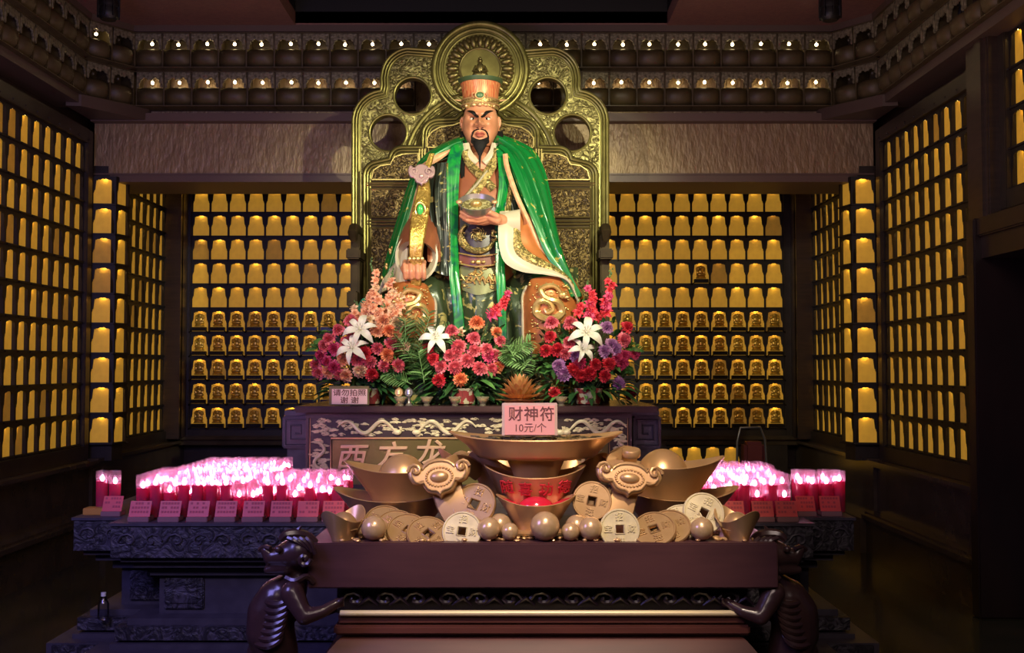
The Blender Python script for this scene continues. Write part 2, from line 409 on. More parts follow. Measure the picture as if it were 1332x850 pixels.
# curved niche column at the two alcove corners
for sx, X, nm in ((1, XL, 'left'), (-1, XR, 'right')):
    root = empty('niche_column', (X, 9.3, ZB), 'curved column of stacked gold niches at the %s corner of the alcove' % nm, 'column', 'niche columns at the alcove corners')
    mb = MB()
    pl2 = [(sx * -.02, .02), (sx * .01, .02), (sx * .19, .035), (sx * .225, .20), (sx * .12, .36), (sx * -.02, .40)]
    mb.prism(pl2, -.14, 0); mb.prism(pl2, 9 * NH, 9 * NH + .1)
    for k in range(1, 9): mb.prism(pl2, k * NH - .004, k * NH + .004)
    ob = mb.build('column_core', m_frame); ob.parent = root
    for k in range(9):
        a = Vector((sx * .008, -.035)); b = Vector((sx * .218, -.012)); c = Vector((sx * .262, .19))
        for p, q, w in ((a, b, 1.02), (b, c, 1.55)):
            d = (q - p); ang = atan2(d.y, d.x) if sx > 0 else atan2(-d.y, -d.x)
            mid = (p + q) / 2
            add_niche(root, Matrix.Translation((mid.x, mid.y, k * NH)) @ Matrix.Rotation(ang, 4, 'Z') @ Matrix.Diagonal((d.length / NW * .97, 1, 1, 1)), k=2)

# gilt figurines seated in the lower niches
mb = MB()
mb.lathe([(.0, 0), (.038, 0), (.042, .012), (.030, .02), (.040, .03), (.0, .032)], 14)
mb.sphere((0, 0, .045), (.040, .026, .020), 12); mb.sphere((0, 0, .078), (.024, .018, .034), 12)
mb.sphere((-.026, -.004, .07), (.010, .012, .024), 8).sphere((.026, -.004, .07), (.010, .012, .024), 8)
mb.sphere((0, -.002, .122), .016, 12).sphere((0, 0, .138), .008, 8)
figm = mb.data('figurine_body', mat('figurine_gold', srgb(232, 190, 84), .3, .6), True)
hl = MB(); hl.torus((0, .014, .105), .036, .004, 20, 6); hl.sphere((0, .016, .105), (.034, .003, .034), 14); hm = hl.data('halo', MATS['gold_silk'])
st = MB(); st.box(-.058, .058, -.036, .036, 0, .042, bv=.004).tube([(-.055, -.034, .005), (-.07, -.05, -.01), (-.075, -.045, -.02)], .005, 6).tube([(.055, -.034, .005), (.07, -.05, -.01), (.075, -.045, -.02)], .005, 6)
sm = st.data('stand', mat('black_lacquer', srgb(26, 20, 18), .25))
def figurine(x, z, label):
    e = bpy.data.objects.new('gilt_figurine', figm); COL.objects.link(e); e.location = (x, YB - .012, z + .072)
    tag(e, label, 'figurine', 'gilt seated figurines in the lower alcove niches')
    e.scale = (1.35, .7, .98)
    b = bpy.data.objects.new('halo', hm); COL.objects.link(b); b.parent = e
    c = bpy.data.objects.new('stand', sm); COL.objects.link(c); c.parent = e; c.location = (0, -.012, -.048)
ordn = ['lowest', 'second lowest', 'middle', 'second highest', 'highest']
def nth(i): return ['first', 'second', 'third', 'fourth', 'fifth', 'sixth', 'seventh', 'eighth', 'ninth', 'tenth'][i]
for r in range(5):
    for c in range(9):
        figurine(-3.40 + c * NW, ZB + r * NH, 'gilt figurine left of the throne, %s figurine row, %s from the outer frame' % (ordn[r], nth(c)))
    for c in range(9):
        figurine(2.86 - c * NW, ZB + r * NH, 'gilt figurine right of the throne, %s figurine row, %s from the outer frame' % (ordn[r], nth(c)))
figurine(2.86 - 4 * NW, ZB + 6 * NH, 'single gilt figurine among empty niches, two rows above the figurine rows on the right')

# ------------------------------------------------------------------ cornice of lit bracket niches
m_val = mat('carved_valance', srgb(140, 132, 104), .45, .3, c2=srgb(84, 78, 58), scale=40, bump=.8, bscale=40)
m_belly = mat('petal_wood', srgb(84, 72, 44), .5, c2=srgb(68, 56, 34), scale=9)
UW, UH = .2413, .31
k = .5 * UW - .008
val = [(-k, 0), (k, 0), (k, -.13), (k - .012, -.142), (k - .022, -.128), (k - .02, -.10), (k - .034, -.085), (k - .03, -.07), (k - .05, -.062), (k - .06, -.048), (.03, -.052), (.018, -.066), (0, -.058),
       (-.018, -.066), (-.03, -.052), (-k + .06, -.048), (-k + .05, -.062), (-k + .03, -.07), (-k + .034, -.085), (-k + .02, -.10), (-k + .022, -.128), (-k + .012, -.142), (-k, -.13)]
valm = setm(plate([val], .016, .002), m_val)
mb = MB(); rs = []
for z, y in ((-.135, .02), (-.16, -.022), (-.20, -.036), (-.25, -.026), (-.285, .012), (-.308, .05)):
    rs.append([((j / 8 - .5) * (UW - .01), y + .05 * (abs(j / 8 - .5) * 2) ** 3, z) for j in range(9)])
mb.rings(rs, False)
mb.box(-UW / 2, UW / 2, .2, .22, -UH, 0).box(-UW / 2, -UW / 2 + .006, -.0, .2, -UH, 0).box(UW / 2 - .006, UW / 2, -.0, .2, -UH, 0)
mb.box(-UW / 2, UW / 2, -.03, .2, -UH, -UH + .008).box(-UW / 2, UW / 2, -.02, .2, -.008, 0)
bellm = mb.data('petal_bowl', m_belly)
mb = MB(); mb.sphere((0, 0, 0), .0135, 10); mb.m = 1; mb.lathe([(.007, .012), (.008, .035)], 8); bulm = mb.data('bulb', [m_bulb, m_white])
m_off = mat('unlit_bulb', srgb(90, 84, 70), .2); mb = MB(); mb.sphere((0, 0, 0), .0145, 10); offm = mb.data('bulb', m_off)
ORD = 'first second third fourth fifth sixth seventh eighth ninth tenth eleventh twelfth thirteenth fourteenth fifteenth sixteenth seventeenth eighteenth nineteenth twentieth twenty-first twenty-second twenty-third twenty-fourth twenty-fifth'.split()
def cornice_unit(M, lit, label):
    e = bpy.data.objects.new('cornice_niche', bellm); COL.objects.link(e); e.matrix_basis = M
    tag(e, label, 'niche', 'petal fronted niches of the cornice')
    v = bpy.data.objects.new('valance', valm); COL.objects.link(v); v.parent = e; v.location = (0, -.004, -.008)
    b = bpy.data.objects.new('bulb', bulm if lit else offm); COL.objects.link(b); b.parent = e; b.location = (R.uniform(-.008, .008), .07, -.078 + R.uniform(-.004, .004))
for t, (zt, dy) in enumerate(((4.49, -.10), (4.18, 0))):
    row = ('upper', 'lower')[t]
    for i in range(25):
        x = -3.26 + (i + .5) * UW
        if t: x *= 1.006
        if 9 < i < 14 and t: continue
        L = 'lit cornice niche over the beam, %s row, %s from the left end' % (row, ORD[i])
        cornice_unit(Matrix.Translation((x, YH - .16 + dy, zt)), True, L)
    for sx, X in ((1, XL), (-1, XR)):
        side = 'left' if sx > 0 else 'right'
        cx0 = -3.26 if sx > 0 else 2.773; p0 = Vector((cx0 * (1.012 if t else 1), YH - .16 + dy)); p1 = Vector((X + sx * (.12 if t else .18), 8.82 + dy))
        d = p1 - p0; n = 2
        for i in range(n):
            m = p0 + d * ((i + .5) / n); ang = atan2(d.y, d.x) + (pi if sx > 0 else 0)
            cornice_unit(Matrix.Translation((m.x, m.y, zt)) @ Matrix.Rotation(ang, 4, 'Z') @ Matrix.Diagonal((d.length / n / UW, 1, 1, 1)), sx > 0 and i == 1 and t == 0,
                         'angled %s row cornice niche at the %s corner, %s the beam' % (row, side, 'next to' if i == 0 else 'one step from'))
        for i in range(12):
            y = p1.y - (i + .5) * UW
            cornice_unit(Matrix.Translation((p1.x, y, zt)) @ Matrix.Rotation(sx * pi / 2, 4, 'Z'), False,
                         'dark cornice niche on the %s wall, %s row, %s from the corner' % (side, row, ORD[i]))
mb = MB(); mb.box(XL, XR, YH - .12, YH + .3, 4.49, 4.56); mb.box(-3.3, 2.8, YH - .29, YH, 4.495, 4.55)
for sx, X in ((1, XL), (-1, XR)): mb.box(min(X - sx * .15, X + sx * .2), max(X - sx * .15, X + sx * .2), 4.5, 8.8, 4.495, 4.56); mb.box(min(X - sx * .15, X + sx * .10), max(X - sx * .15, X + sx * .10), 4.5, 8.9, 3.80, 3.87)
for sx, X in ((1, XL), (-1, XR)):
    a = Vector((X + sx * .0, 8.75)); b = Vector((X + sx * .46, YH + .02))
    mb.prism([(X, 8.72), (X + sx * .12, 8.74), (X + sx * .5, YH - .08), (X + sx * .5, YH + .1), (X, YH + .1)][::1], 3.77, 3.87)
    mb.prism([(X, 8.72), (X + sx * .2, 8.74), (X + sx * .5, YH - .22), (X + sx * .5, YH + .1), (X, YH + .1)][::1], 4.495, 4.56)
S('trim_6', mb, mat('cornice_rail', srgb(86, 70, 60), .5))
# hanging spotlights
def spotlight(x, y, z, label):
    e = empty('hanging_spotlight', (x, y, z), label, 'spotlight', 'black spotlights hanging from the ceiling')
    mb = MB(); mb.lathe([(.055, 0), (.075, .02), (.078, .05), (.07, .09), (.082, .10), (.082, .13), (.07, .15), (.074, .2), (.05, .24), (0, .25)], 18)
    for i in range(8): mb.box(-.004, .004, .07, .088, .02, .2, M=Matrix.Rotation(i * pi / 4, 4, 'Z'))
    o = mb.build('lamp_head', MATS['coffer_black'], loc=(0, 0, 0)); o.parent = e
    o = MB().lathe([(0, .012), (.055, .012)], 18, cap=False).build('lens', mat('lens_dark', srgb(30, 30, 34), .1), loc=(0, 0, 0)); o.parent = e
    o = MB().tube([(0, 0, .25), (0, 0, 4.55 - z)], .015, 8).build('drop_rod', m_frame, loc=(0, 0, 0)); o.parent = e
for px, py, Y, L in ((141, 26, 8.0, 'black spotlight hanging from the ceiling above the left wall niches'), (1080, 27, 8.0, 'black spotlight hanging from the ceiling in front of the right end of the cornice'),
                     (1256, 27, 7.4, 'black spotlight hanging close to the right side wall cornice')):
    p = P(px, py, Y); spotlight(p.x, p.y, p.z, L)
# ================================================================== THRONE
YT = 8.55
TC = 625.0
root_throne = empty('throne', P(TC, 470, YT), 'carved brass throne back with round openings and lotus medallion behind the seated statue', 'throne')
def Q(px, py, Y=YT): p = P(px, py, Y); return (p.x, p.z)
def sym(left):
    """mirror a left-half pixel outline about the throne axis"""
    return left + [(2 * TC - x, y) for x, y in left[::-1]]
def arcpx(cx, cy, r, a0, a1, n=10, ry=None):
    ry = ry or r
    return [(cx + r * cos(radians(a0 + (a1 - a0) * i / n)), cy - ry * sin(radians(a0 + (a1 - a0) * i / n))) for i in range(n + 1)]
ZBOT = 540
outl = [(458, ZBOT), (458, 162)] + arcpx(500, 160, 42, 176, 98, 8) + [(495, 114), (494.5, 104)] + arcpx(535, 103, 40, 176, 96, 8) + arcpx(TC, 93, 61, 154, 92, 10)
big = sym(outl)
holes = [arcpx(cx, cy, 23, 0, 350, 35) for cx, cy in ((537.5, 127), (506, 175), (712.5, 127), (744, 175))]
W_ = lambda L, Y=YT: [Q(x, y, Y) for x, y in L]
me = plate([W_(big)] + [W_(h) for h in holes], .10, .012)
back = obj('throne_back', setm(me, m_brass), None); back.location = (0, YT, 0)
def under(o, root=root_throne):
    o.parent = root; o.matrix_parent_inverse = parent_world(root).inverted(); return o
under(back)
# engraved field, set a little proud of the plate and inside its border mouldings
def inset(L, k, c=(TC, 300)):
    out = []
    for x, y in L: out.append((x, y))
    n = len(out); res = []
    for i in range(n):
        a = Vector(out[i - 1]); b = Vector(out[i]); c2 = Vector(out[(i + 1) % n])
        d1 = (b - a); d2 = (c2 - b)
        if d1.length < 1e-6 or d2.length < 1e-6: res.append(tuple(b)); continue
        n1 = Vector((-d1.y, d1.x)).normalized(); n2 = Vector((-d2.y, d2.x)).normalized(); m = (n1 + n2)
        if m.length < .3: m = n1
        m.normalize(); res.append(tuple(b + m * k / max(.5, m.dot(n1))))
    return res
field = inset(big, 13)
fh = [arcpx(cx, cy, 25.5, 0, 350, 35) for cx, cy in ((537.5, 127), (506, 175), (712.5, 127), (744, 175))]
me = plate([W_(field)] + [W_(h) for h in fh], .012, .0); o = obj('engraved_field', setm(me, mat('engraved_brass', srgb(146, 138, 84), .34, .75, c2=srgb(92, 84, 46), scale=17, kind='swirl', thresh=(.46, .50), bump=1, bscale=17, dist=.016))); o.location = (0, YT - .052, 0); under(o)
mb = MB()
for k, r in ((2.5, .014), (6.5, .010), (10, .010)):
    L = inset(big, k); mb.tube([(q[0], YT - .055, q[1]) for q in W_(L)], r, 8)
under(mb.build('border_moulding', m_brass))
for cx, cy in ((537.5, 127), (506, 175), (712.5, 127), (744, 175)):
    c = P(cx, cy, YT); under(MB().torus((c.x, YT - .055, c.z), .152, .011, 36, 8).build('opening_ring', m_brass))
# medallion
c = P(TC, 93, YT); mx, mz = c.x, c.z
mb = MB()
for r, t in ((.372, .028), (.328, .022), (.292, .018)): mb.torus((mx, YT - .06, mz), r, t, 56, 10)
me = plate([circ(mx, mz, .385, 56)], .09, .012); mb.mesh_from(me, Matrix.Translation((0, YT - .03, 0)))
md = mb.build('medallion', m_brass); under(md)
mb = MB()
for i in range(24):
    a = 2 * pi * i / 24; M = Matrix.Translation((mx, YT - .085, mz)) @ Matrix.Rotation(a, 4, 'Y') @ Matrix.Translation((0, 0, .222))
    mb.sphere((0, 0, 0), (.026, .022, .052), 10, M=M)
    mb.torus((0, -.004, .012), .017, .006, 12, 6) if False else None
    M2 = Matrix.Translation((mx, YT - .075, mz)) @ Matrix.Rotation(a + pi / 24, 4, 'Y') @ Matrix.Translation((0, 0, .25))
    mb.sphere((0, 0, 0), (.018, .02, .03), 8, M=M2)
mb.torus((mx, YT - .08, mz), .165, .012, 48, 8)
under(mb.build('lotus_petal_ring', mat('dark_brass', srgb(122, 108, 64), .36, .75)), md)
mb = MB(); mb.mesh_from(plate([circ(mx, mz, .158, 40)], .02, .003), Matrix.Translation((0, YT - .082, 0)))
b = (mx, YT - .10, mz - .015)
mb2 = MB(); mb2.sphere((b[0], b[1], b[2] - .04), (.062, .02, .035), 14).sphere((b[0], b[1], b[2] + .01), (.032, .018, .05), 12).sphere((b[0], b[1] - .005, b[2] + .07), .020, 12).sphere((b[0], b[1], b[2] + .093), (.014, .01, .012), 8)
mb2.tube([(b[0] - .03, b[1], b[2] + .03), (b[0] - .052, b[1] - .01, b[2] - .01), (b[0] - .01, b[1] - .02, b[2] - .022)], .013, 8).tube([(b[0] + .03, b[1], b[2] + .03), (b[0] + .052, b[1] - .01, b[2] - .01), (b[0] + .01, b[1] - .02, b[2] - .022)], .013, 8)
mb2.sphere((b[0], b[1], b[2] - .085), (.075, .02, .014), 14)
under(mb.build('medallion_disc', m_brass), md)
under(mb2.build('relief_figure', MATS['dark_brass']), md)
# central arch mouldings
mb = MB()
for r in (97, 90, 84, 78):
    mb.tube([(q[0], YT - .06, q[1]) for q in W_(arcpx(TC, 220, r, 163, 17, 36))], .021 if r in (97, 84) else .012, 8)
under(mb.build('arch_moulding', m_brass))
# inner back: lobed shoulder panels, upright panels
lob = [(472, ZBOT), (472, 232)] + arcpx(492, 229, 20, 178, 100, 6) + [(503, 206)] + arcpx(523, 208, 18, 172, 92, 6) + [(548, 190), (548, 176)] + arcpx(570, 176, 22, 178, 92, 7) + [(592, 153), (604, 142)] + arcpx(TC, 158, 26, 140, 92, 5)
inner = sym(lob)
me = plate([W_(inner, YT - .1)], .10, .012); o = obj('inner_back', setm(me, m_throne)); o.location = (0, YT - .10, 0); under(o)
mb = MB()
for k, r in ((2, .013), (6, .010), (9.5, .008)):
    L = inset(inner, k); mb.tube([(q[0], YT - .155, q[1]) for q in W_(L, YT - .15)], r, 8)
under(mb.build('inner_moulding', m_brass))
m_dbr = MATS['dark_brass']
for s_ in (-1, 1):
    mb = MB()
    for yy in (238.5, 241.5, 288, 292, 395.5, 398.5): mb.tube([(P(TC + s_ * xx, yy, YT - .155).x, YT - .158, P(0, yy, YT - .155).z) for xx in (149, 77)], .009, 6)
    for xx in (79.5, 76, 72.5): mb.tube([(P(TC + s_ * xx, 300, YT - .155).x, YT - .158, P(0, yy, YT - .155).z) for yy in (194, 500)], .009, 6)
    under(mb.build('cross_rails', m_dbr))
pans = [[(483, 234), (486, 222), (495, 216), (508, 214), (513, 205), (524, 201), (544, 200), (544, 234)],
        [(482, 246), (544, 246), (544, 283), (482, 283)], [(482, 297), (544, 297), (544, 392), (482, 392)], [(482, 402), (544, 402), (544, 500), (482, 500)],
        [(556, 192), (556, 180), (562, 172), (572, 166), (590, 163), (604, 158), (612, 160), (612, 192)], [(556, 202), (612, 202), (612, 392), (556, 392)]]
for i, p in enumerate(pans):
    for s_ in (0, 1):
        L = [(2 * TC - x, y) for x, y in p] if s_ else p
        w = W_(L, YT - .16)
        me = plate([w], .016, .004); o = obj('carved_panel', setm(me, m_woodrel)); o.location = (0, YT - .158, 0); under(o)
        mb = MB(); mb.tube([(a, YT - .165, b) for a, b in w + [w[0]]], .009, 6); fr = mb.build('panel_frame', m_dbr); under(fr, o)
# arm posts and seat
for sx in (-1, 1):
    mb = MB()
    def X(px, Y): 
        return P(TC + sx * px, 400, Y).x
    x0 = X(160, 8.35); zt = P(0, 300, 8.35).z
    mb.box(x0 - .035, x0 + .035, 8.2, 8.5, 1.33, zt - .04, bv=.01)
    mb.box(x0 - .055, x0 + .055, 8.1, 8.5, zt - .25, zt - .17, bv=.01)
    mb.tube([(x0, 8.48, zt - .02), (x0, 8.3, zt + .0), (x0, 8.15, zt - .01), (x0, 8.08, zt - .05), (x0, 8.12, zt - .09), (x0, 8.17, zt - .07)], [.035, .04, .042, .04, .032, .02], 12)
    mb.box(x0 - .04, x0 + .04, 8.05, 8.45, zt - .62, zt - .5, bv=.01)
    under(mb.build('arm_post', m_throne))
mb = MB(); a = P(468, 440, 8.2).x; b = P(782, 440, 8.2).x
mb.box(a, b, 7.95, 8.46, 1.33, 2.0, bv=.02); under(mb.build('seat_base', m_throne))

# ================================================================== SUMERU PEDESTAL + ALTAR
PX = -.27
def foot(ins, zr, y0=5.75, back=7.95, hw=1.89):
    w = hw - ins; yf = y0 + ins; wi = .29
    return [(PX - w, yf), (PX + w, yf), (PX + w, yf + .22), (PX + w + wi, yf + .22), (PX + w + wi, back), (PX - w - wi, back), (PX - w - wi, yf + .22), (PX - w, yf + .22)]
root_ped = empty('stone_pedestal', (PX, 5.8, 0), 'wide stepped grey stone pedestal carrying the candles and the altar', 'pedestal')
lay = [(0, .09, -.10, m_stone), (.09, .115, .0, m_stone), (.13, .20, .02, m_stonerel), (.115, .13, .05, m_stone), (.20, .235, .07, m_stone), (.235, .45, .20, m_stone), (.45, .485, .16, m_stone), (.485, .505, .22, MATS['black_frame']), (.505, .545, .09, m_stone), (.545, .575, .04, m_stone), (.575, .745, 0, m_stonerel), (.745, .76, -.01, m_stone)]
nm = ['plinth_slab', 'plinth_step', 'carved_band', 'band_step', 'lower_moulding', 'waist', 'upper_moulding', 'shadow_gap', 'lower_cornice', 'upper_cornice', 'carved_frieze', 'top_slab']
for (z0, z1, ins, m), n_ in zip(lay, nm):
    under(MB().prism(foot(ins, 0), z0, z1).build(n_, m, smooth=False), root_ped)
def relief_scroll(mb, x0, z0, w, h, y, M=None, n=3):
    for i in range(n):
        cx = x0 + w * (i + .5) / n; s_ = 1 if i % 2 else -1
        pts = [(cx + s_ * (h * .42) * (1 - t / 9) * cos(t * .75), y, z0 + h / 2 + h * .36 * (1 - t / 9) * sin(t * .75)) for t in range(9)]
        mb.tube(pts, h * .05, 5, M)
mb = MB()
for s_ in (-1, 1):
    xa = PX + s_ * 1.89; xb = PX + s_ * .95
    relief_scroll(mb, min(xa, xb) + .03, .60, .90, .13, 5.745, n=7)
    xa = PX + s_ * (1.89 + .14); relief_scroll(mb, xa - .13, .60, .26, .13, 5.965, n=2)
under(mb.build('frieze_scrolls', m_stone), root_ped)
# raised frames on waist and corner blocks
for s_ in (-1, 1):
    for (cx, cy, w, z0, z1) in ((PX + s_ * 1.55, 5.945, .22, .26, .43), (PX + s_ * 1.84, 6.165, .18, .26, .43)):
        mb = MB(); mb.box(cx - w / 2, cx + w / 2, cy - .012, cy + .01, z0, z1, bv=.006); mb.box(cx - w / 2 + .03, cx + w / 2 - .03, cy - .02, cy + .01, z0 + .03, z1 - .03, bv=.006); under(mb.build('panel_block', m_stonerel), root_ped)
    cx = PX + s_ * 2.12; under(MB().box(cx - .13, cx + .13, 5.86, 5.90, .012, .082, bv=.005).build('panel_block', m_stonerel), root_ped)

AZ = 1.33
root_alt = empty('altar_table', (-.30, 7.5, .76), 'carved altar table with gilt dragon frieze and large gold characters below the flowers', 'altar')
a0, a1 = P(383, 535, 7.36).x, P(857, 535, 7.36).x
under(MB().box(a0, a1, 7.36, 8.75, AZ - .045, AZ, bv=.008).build('altar_top', mat('altar_top_lacquer', srgb(74, 52, 50), .25, c2=srgb(64, 44, 44), scale=4)), root_alt)
f0, f1 = P(400, 600, 7.46).x, P(820, 600, 7.46).x
m_altbody = mat('altar_body', srgb(66, 44, 44), .4)
mb = MB(); mb.box(f0, f1, 7.46, 8.6, .76, AZ - .045); mb.box(f0 - .01, f1 + .01, 7.43, 7.5, AZ - .085, AZ - .045, bv=.006); mb.box(f0 - .01, f0 + .012, 7.44, 7.5, .76, AZ - .07, bv=.004).box(f1 - .012, f1 + .01, 7.44, 7.5, .76, AZ - .07, bv=.004)
under(mb.build('altar_body', m_altbody), root_alt)
# framed nameplate with recessed gold ground
zt = P(0, 543, 7.44).z; zi = P(0, 569, 7.44).z
i0, i1 = P(430, 600, 7.44).x, P(793, 600, 7.44).x
mb = MB(); mb.box(f0 + .02, f1 - .02, 7.445, 7.46, zi, zt).box(f0 + .02, i0, 7.445, 7.46, .78, zi).box(i1, f1 - .02, 7.445, 7.46, .78, zi)
under(mb.build('frieze_ground', mat('frieze_ground', srgb(56, 38, 36), .4), smooth=False), root_alt)
np_ = MB().box(i0 + .01, i1 - .01, 7.452, 7.462, .78, zi - .02).build('nameplate', mat('nameplate_gold', srgb(120, 108, 62), .3, .6, c2=srgb(130, 116, 70), scale=2), smooth=False); under(np_, root_alt)
mb = MB(); 
mb.tube([(i0, 7.447, .78), (i0, 7.447, zi - .008), (i1, 7.447, zi - .008), (i1, 7.447, .78)], .008, 6)
mb.tube([(f0 + .02, 7.442, .78), (f0 + .02, 7.442, zt + .008), (f1 - .02, 7.442, zt + .008), (f1 - .02, 7.442, .78)], .006, 6)
under(mb.build('gilt_beading', m_champ), root_alt)
# gilt relief of dragons and clouds: many small lobes and arching bodies
mb = MB(); rr = random.Random(3)
def cloud(x, z, sc):
    for i in range(rr.randint(3, 5)):
        mb.sphere((x + rr.uniform(-.028, .028) * sc, 7.444, z + rr.uniform(-.010, .010) * sc), (rr.uniform(.014, .026) * sc, .009, rr.uniform(.006, .010) * sc), 8)
    mb.tube([(x - .03 * sc, 7.44, z), (x, 7.436, z + .012 * sc), (x + .03 * sc, 7.44, z - .004)], .0035, 5)
for i in range(150):
    cloud(rr.uniform(f0 + .05, f1 - .05), rr.uniform(zi + .012, zt - .012), .8)
for i in range(34):
    for xx in ((f0 + .03, i0 - .02), (i1 + .02, f1 - .03)):
        cloud(rr.uniform(xx[0] + .012, xx[1] - .012), rr.uniform(.80, zi), .75)
def drag(x, s_, amp=.042):
    pts = [(x + s_ * (t * .022 - .2), 7.432 - .006 * sin(t), (zt + zi) / 2 + amp * sin(t * .55)) for t in range(20)]
    mb.tube(spline(pts, 60), [.016 * (1 - abs(i / 30 - 1) ** 2 * .7) for i in range(60)], 8)
    h = pts[-1]; mb.sphere(h, (.03, .014, .02), 10)
    for a in (0, .5, 1): mb.tube([h, (h[0] + s_ * .03, 7.43, h[2] + .02 + a * .01), (h[0] + s_ * (.01 + a * .02), 7.43, h[2] + .04)], .004, 5)
for x, s_ in ((-1.02, 1), (-.45, -1), (.12, 1), (.60, -1)): drag(x, s_)
for xx in ((f0 + i0) / 2 + .005, (f1 + i1) / 2 - .005):
    pts = [(xx + .035 * sin(t * .8), 7.432, .80 + t * .023) for t in range(13)]
    mb.tube(spline(pts, 40), .012, 8)
under(mb.build('gilt_dragon_relief', m_pale), root_alt)
m_char = mat('rose_gold_letters', srgb(222, 180, 138), .35, .4)
for ch, px, py, hpx in (('西', 456, 597, 38), ('方', 507, 595, 38), ('龙', 557, 592, 38), ('加', 614, 604, 32), ('帝', 761, 608, 36)):
    p = P(px, py, 7.44); me = glyphs(ch, hpx * 7.44 / F * 1.02, .006, .004, shear=.18)
    o = obj('inscription_character', setm(me, m_char)); o.location = (p.x, 7.444, p.z); o.scale = (1.02, 1, .92); under(o, np_)
# scroll bracket ends at both sides of the altar
for s_, px in ((-1, 385), (1, 842)):
    mb = MB(); x = P(px, 566, 7.6).x
    mb.box(x - .10, x + .10, 7.6, 8.5, 1.02, 1.25, bv=.01)
    mb.box(x - .13 + s_ * -.04, x + .13 - s_ * .04, 7.62, 8.5, 1.25, 1.29, bv=.006)
    mb.box(x - s_ * .02 - .09, x - s_ * .02 + .09, 7.64, 8.5, .76, 1.02)
    y = 7.595
    sq = [(-.075, -.09), (.075, -.09), (.075, .09), (-.075, .09), (-.075, -.05), (.04, -.05), (.04, .05), (-.035, .05), (-.035, -.01), (.005, -.01)]
    mb.tube([(x + a * s_, y, 1.135 + b) for a, b in sq], .008, 5)
    under(mb.build('scroll_bracket', m_stone), root_alt)
# ================================================================== STATUE
root_st = empty('deity_statue', P(625, 500, 8.0), 'large seated deity statue with flared hat, black goatee and green cape before the throne', 'statue')
def us(o, par=None): return under(o, par or root_st)
# ---- body (head, neck, trunk, arms, hands) as one continuous surface
hb = MB()
HC = P(625, 158, 8.12)     # eye level, skull centre depth
SH = 8.12 / F
def g(x, s): return exp(-(x / s) ** 2)
def headpt(u, v):
    """u: angle around (0=front), v:0 chin..1 crown"""
    z = -.205 + .44 * v
    t = (z + .205) / .44
    w = .137 * (sin(pi * min(1, (t * .78 + .20))) ** .60)
    if t < .25: w *= .80 + .20 * (t / .25)
    dfr = .150 * (sin(pi * min(1, t * .78 + .17)) ** .55); dbk = .165 * (sin(pi * min(1, t * .78 + .13)) ** .6)
    if t > .97: w *= .5; dfr *= .5; dbk *= .5
    x = w * sin(u) * (1 if abs(sin(u)) < .99 else 1); c = cos(u)
    y = -(abs(c) ** .8) * (dfr if c > 0 else -dbk) * (1 if c > 0 else 1)
    if c > 0:
        f = c
        d = 0
        d += .074 * g(x, .021) * max(0, 1 - abs((z + .035) / .050)) ** .7 * (.35 + .65 * min(1, max(0, (.02 - z) / .07)))
        d += .046 * g(x, .026) * g(z + .062, .019)
        d += .036 * g(abs(x) - .034, .014) * g(z + .066, .013)
        d += .020 * g(abs(x) - .05, .045) * g(z - .028, .014)      # brow ridge
        d -= .026 * g(abs(x) - .056, .026) * g(z + .000, .018)     # sockets
        d += .014 * g(x, .012) * g(z - .012, .016)
        d += .026 * g(abs(x) - .070, .030) * g(z + .055, .030)     # cheeks
        d -= .016 * g(abs(x) - .056, .011) * g(z + .098, .03)
        d += .018 * g(x, .032) * g(z + .118, .012)
        d -= .016 * g(x, .036) * g(z + .128, .0045)
        d += .016 * g(x, .028) * g(z + .140, .011)
        d -= .010 * g(x, .04) * g(z + .158, .010)
        d += .022 * g(x, .036) * g(z + .185, .022)
        y -= d * f ** .3
    return Vector((HC.x + x, HC.y + y, HC.z + z))
nu, nv = 150, 130
rs = [[headpt(2 * pi * j / nu - pi, i / nv) for j in range(nu)] for i in range(nv + 1)]
hb.rings(rs, True, True, True)
for s_ in (-1, 1):   # ears with long lobes
    e = HC + Vector((s_ * .136, .02, -.012))
    hb.torus((0, 0, 0), .026, .011, 20, 8, sz=1.6) if False else None
    M = Matrix.Translation(e) @ Matrix.Rotation(s_ * -.5, 4, 'Z')
    hb.sphere((0, .004, 0), (.024, .012, .044), 14, M=M)
    rsn = []
    hb.tube([M @ Vector(q) for q in ((s_ * .0, -.006, -.05), (s_ * .022, -.008, -.02), (s_ * .026, -.008, .02), (s_ * .012, -.008, .046), (s_ * -.012, -.006, .042))], [.010, .008, .008, .008, .006], 8)
    hb.sphere(M @ Vector((0, 0, -.062)), (.014, .010, .024), 10)
nk = HC + Vector((0, .03, -.16))
rcone(hb, nk, P(625, 215, 8.15), .085, .10)
# trunk
rcone(hb, P(625, 225, 8.18), P(623, 330, 8.16), .20, .21); rcone(hb, P(590, 225, 8.2), P(662, 225, 8.2), .10, .10)
rcone(hb, P(623, 330, 8.16), P(623, 375, 8.12), .21, .24)
# arms
rcone(hb, P(572, 228, 8.18), P(545, 295, 8.08), .085, .07); rcone(hb, P(545, 295, 8.08), P(540, 336, 7.82), .07, .045)
rcone(hb, P(674, 228, 8.18), P(690, 288, 8.09), .075, .06); rcone(hb, P(690, 288, 8.09), P(652, 287, 7.80), .06, .042)
# thighs, shins, feet
for k, f_ in ((535, 520), (712, 705)):
    rcone(hb, P(623 + (k - 623) * .45, 385, 8.1), P(k, 390, 7.84), .11, .10)
    rcone(hb, P(k, 390, 7.84), P(f_, 495, 7.86), .10, .075)
    rcone(hb, P(f_, 508, 7.86), P(f_ - 2, 511, 7.70), .06, .05)
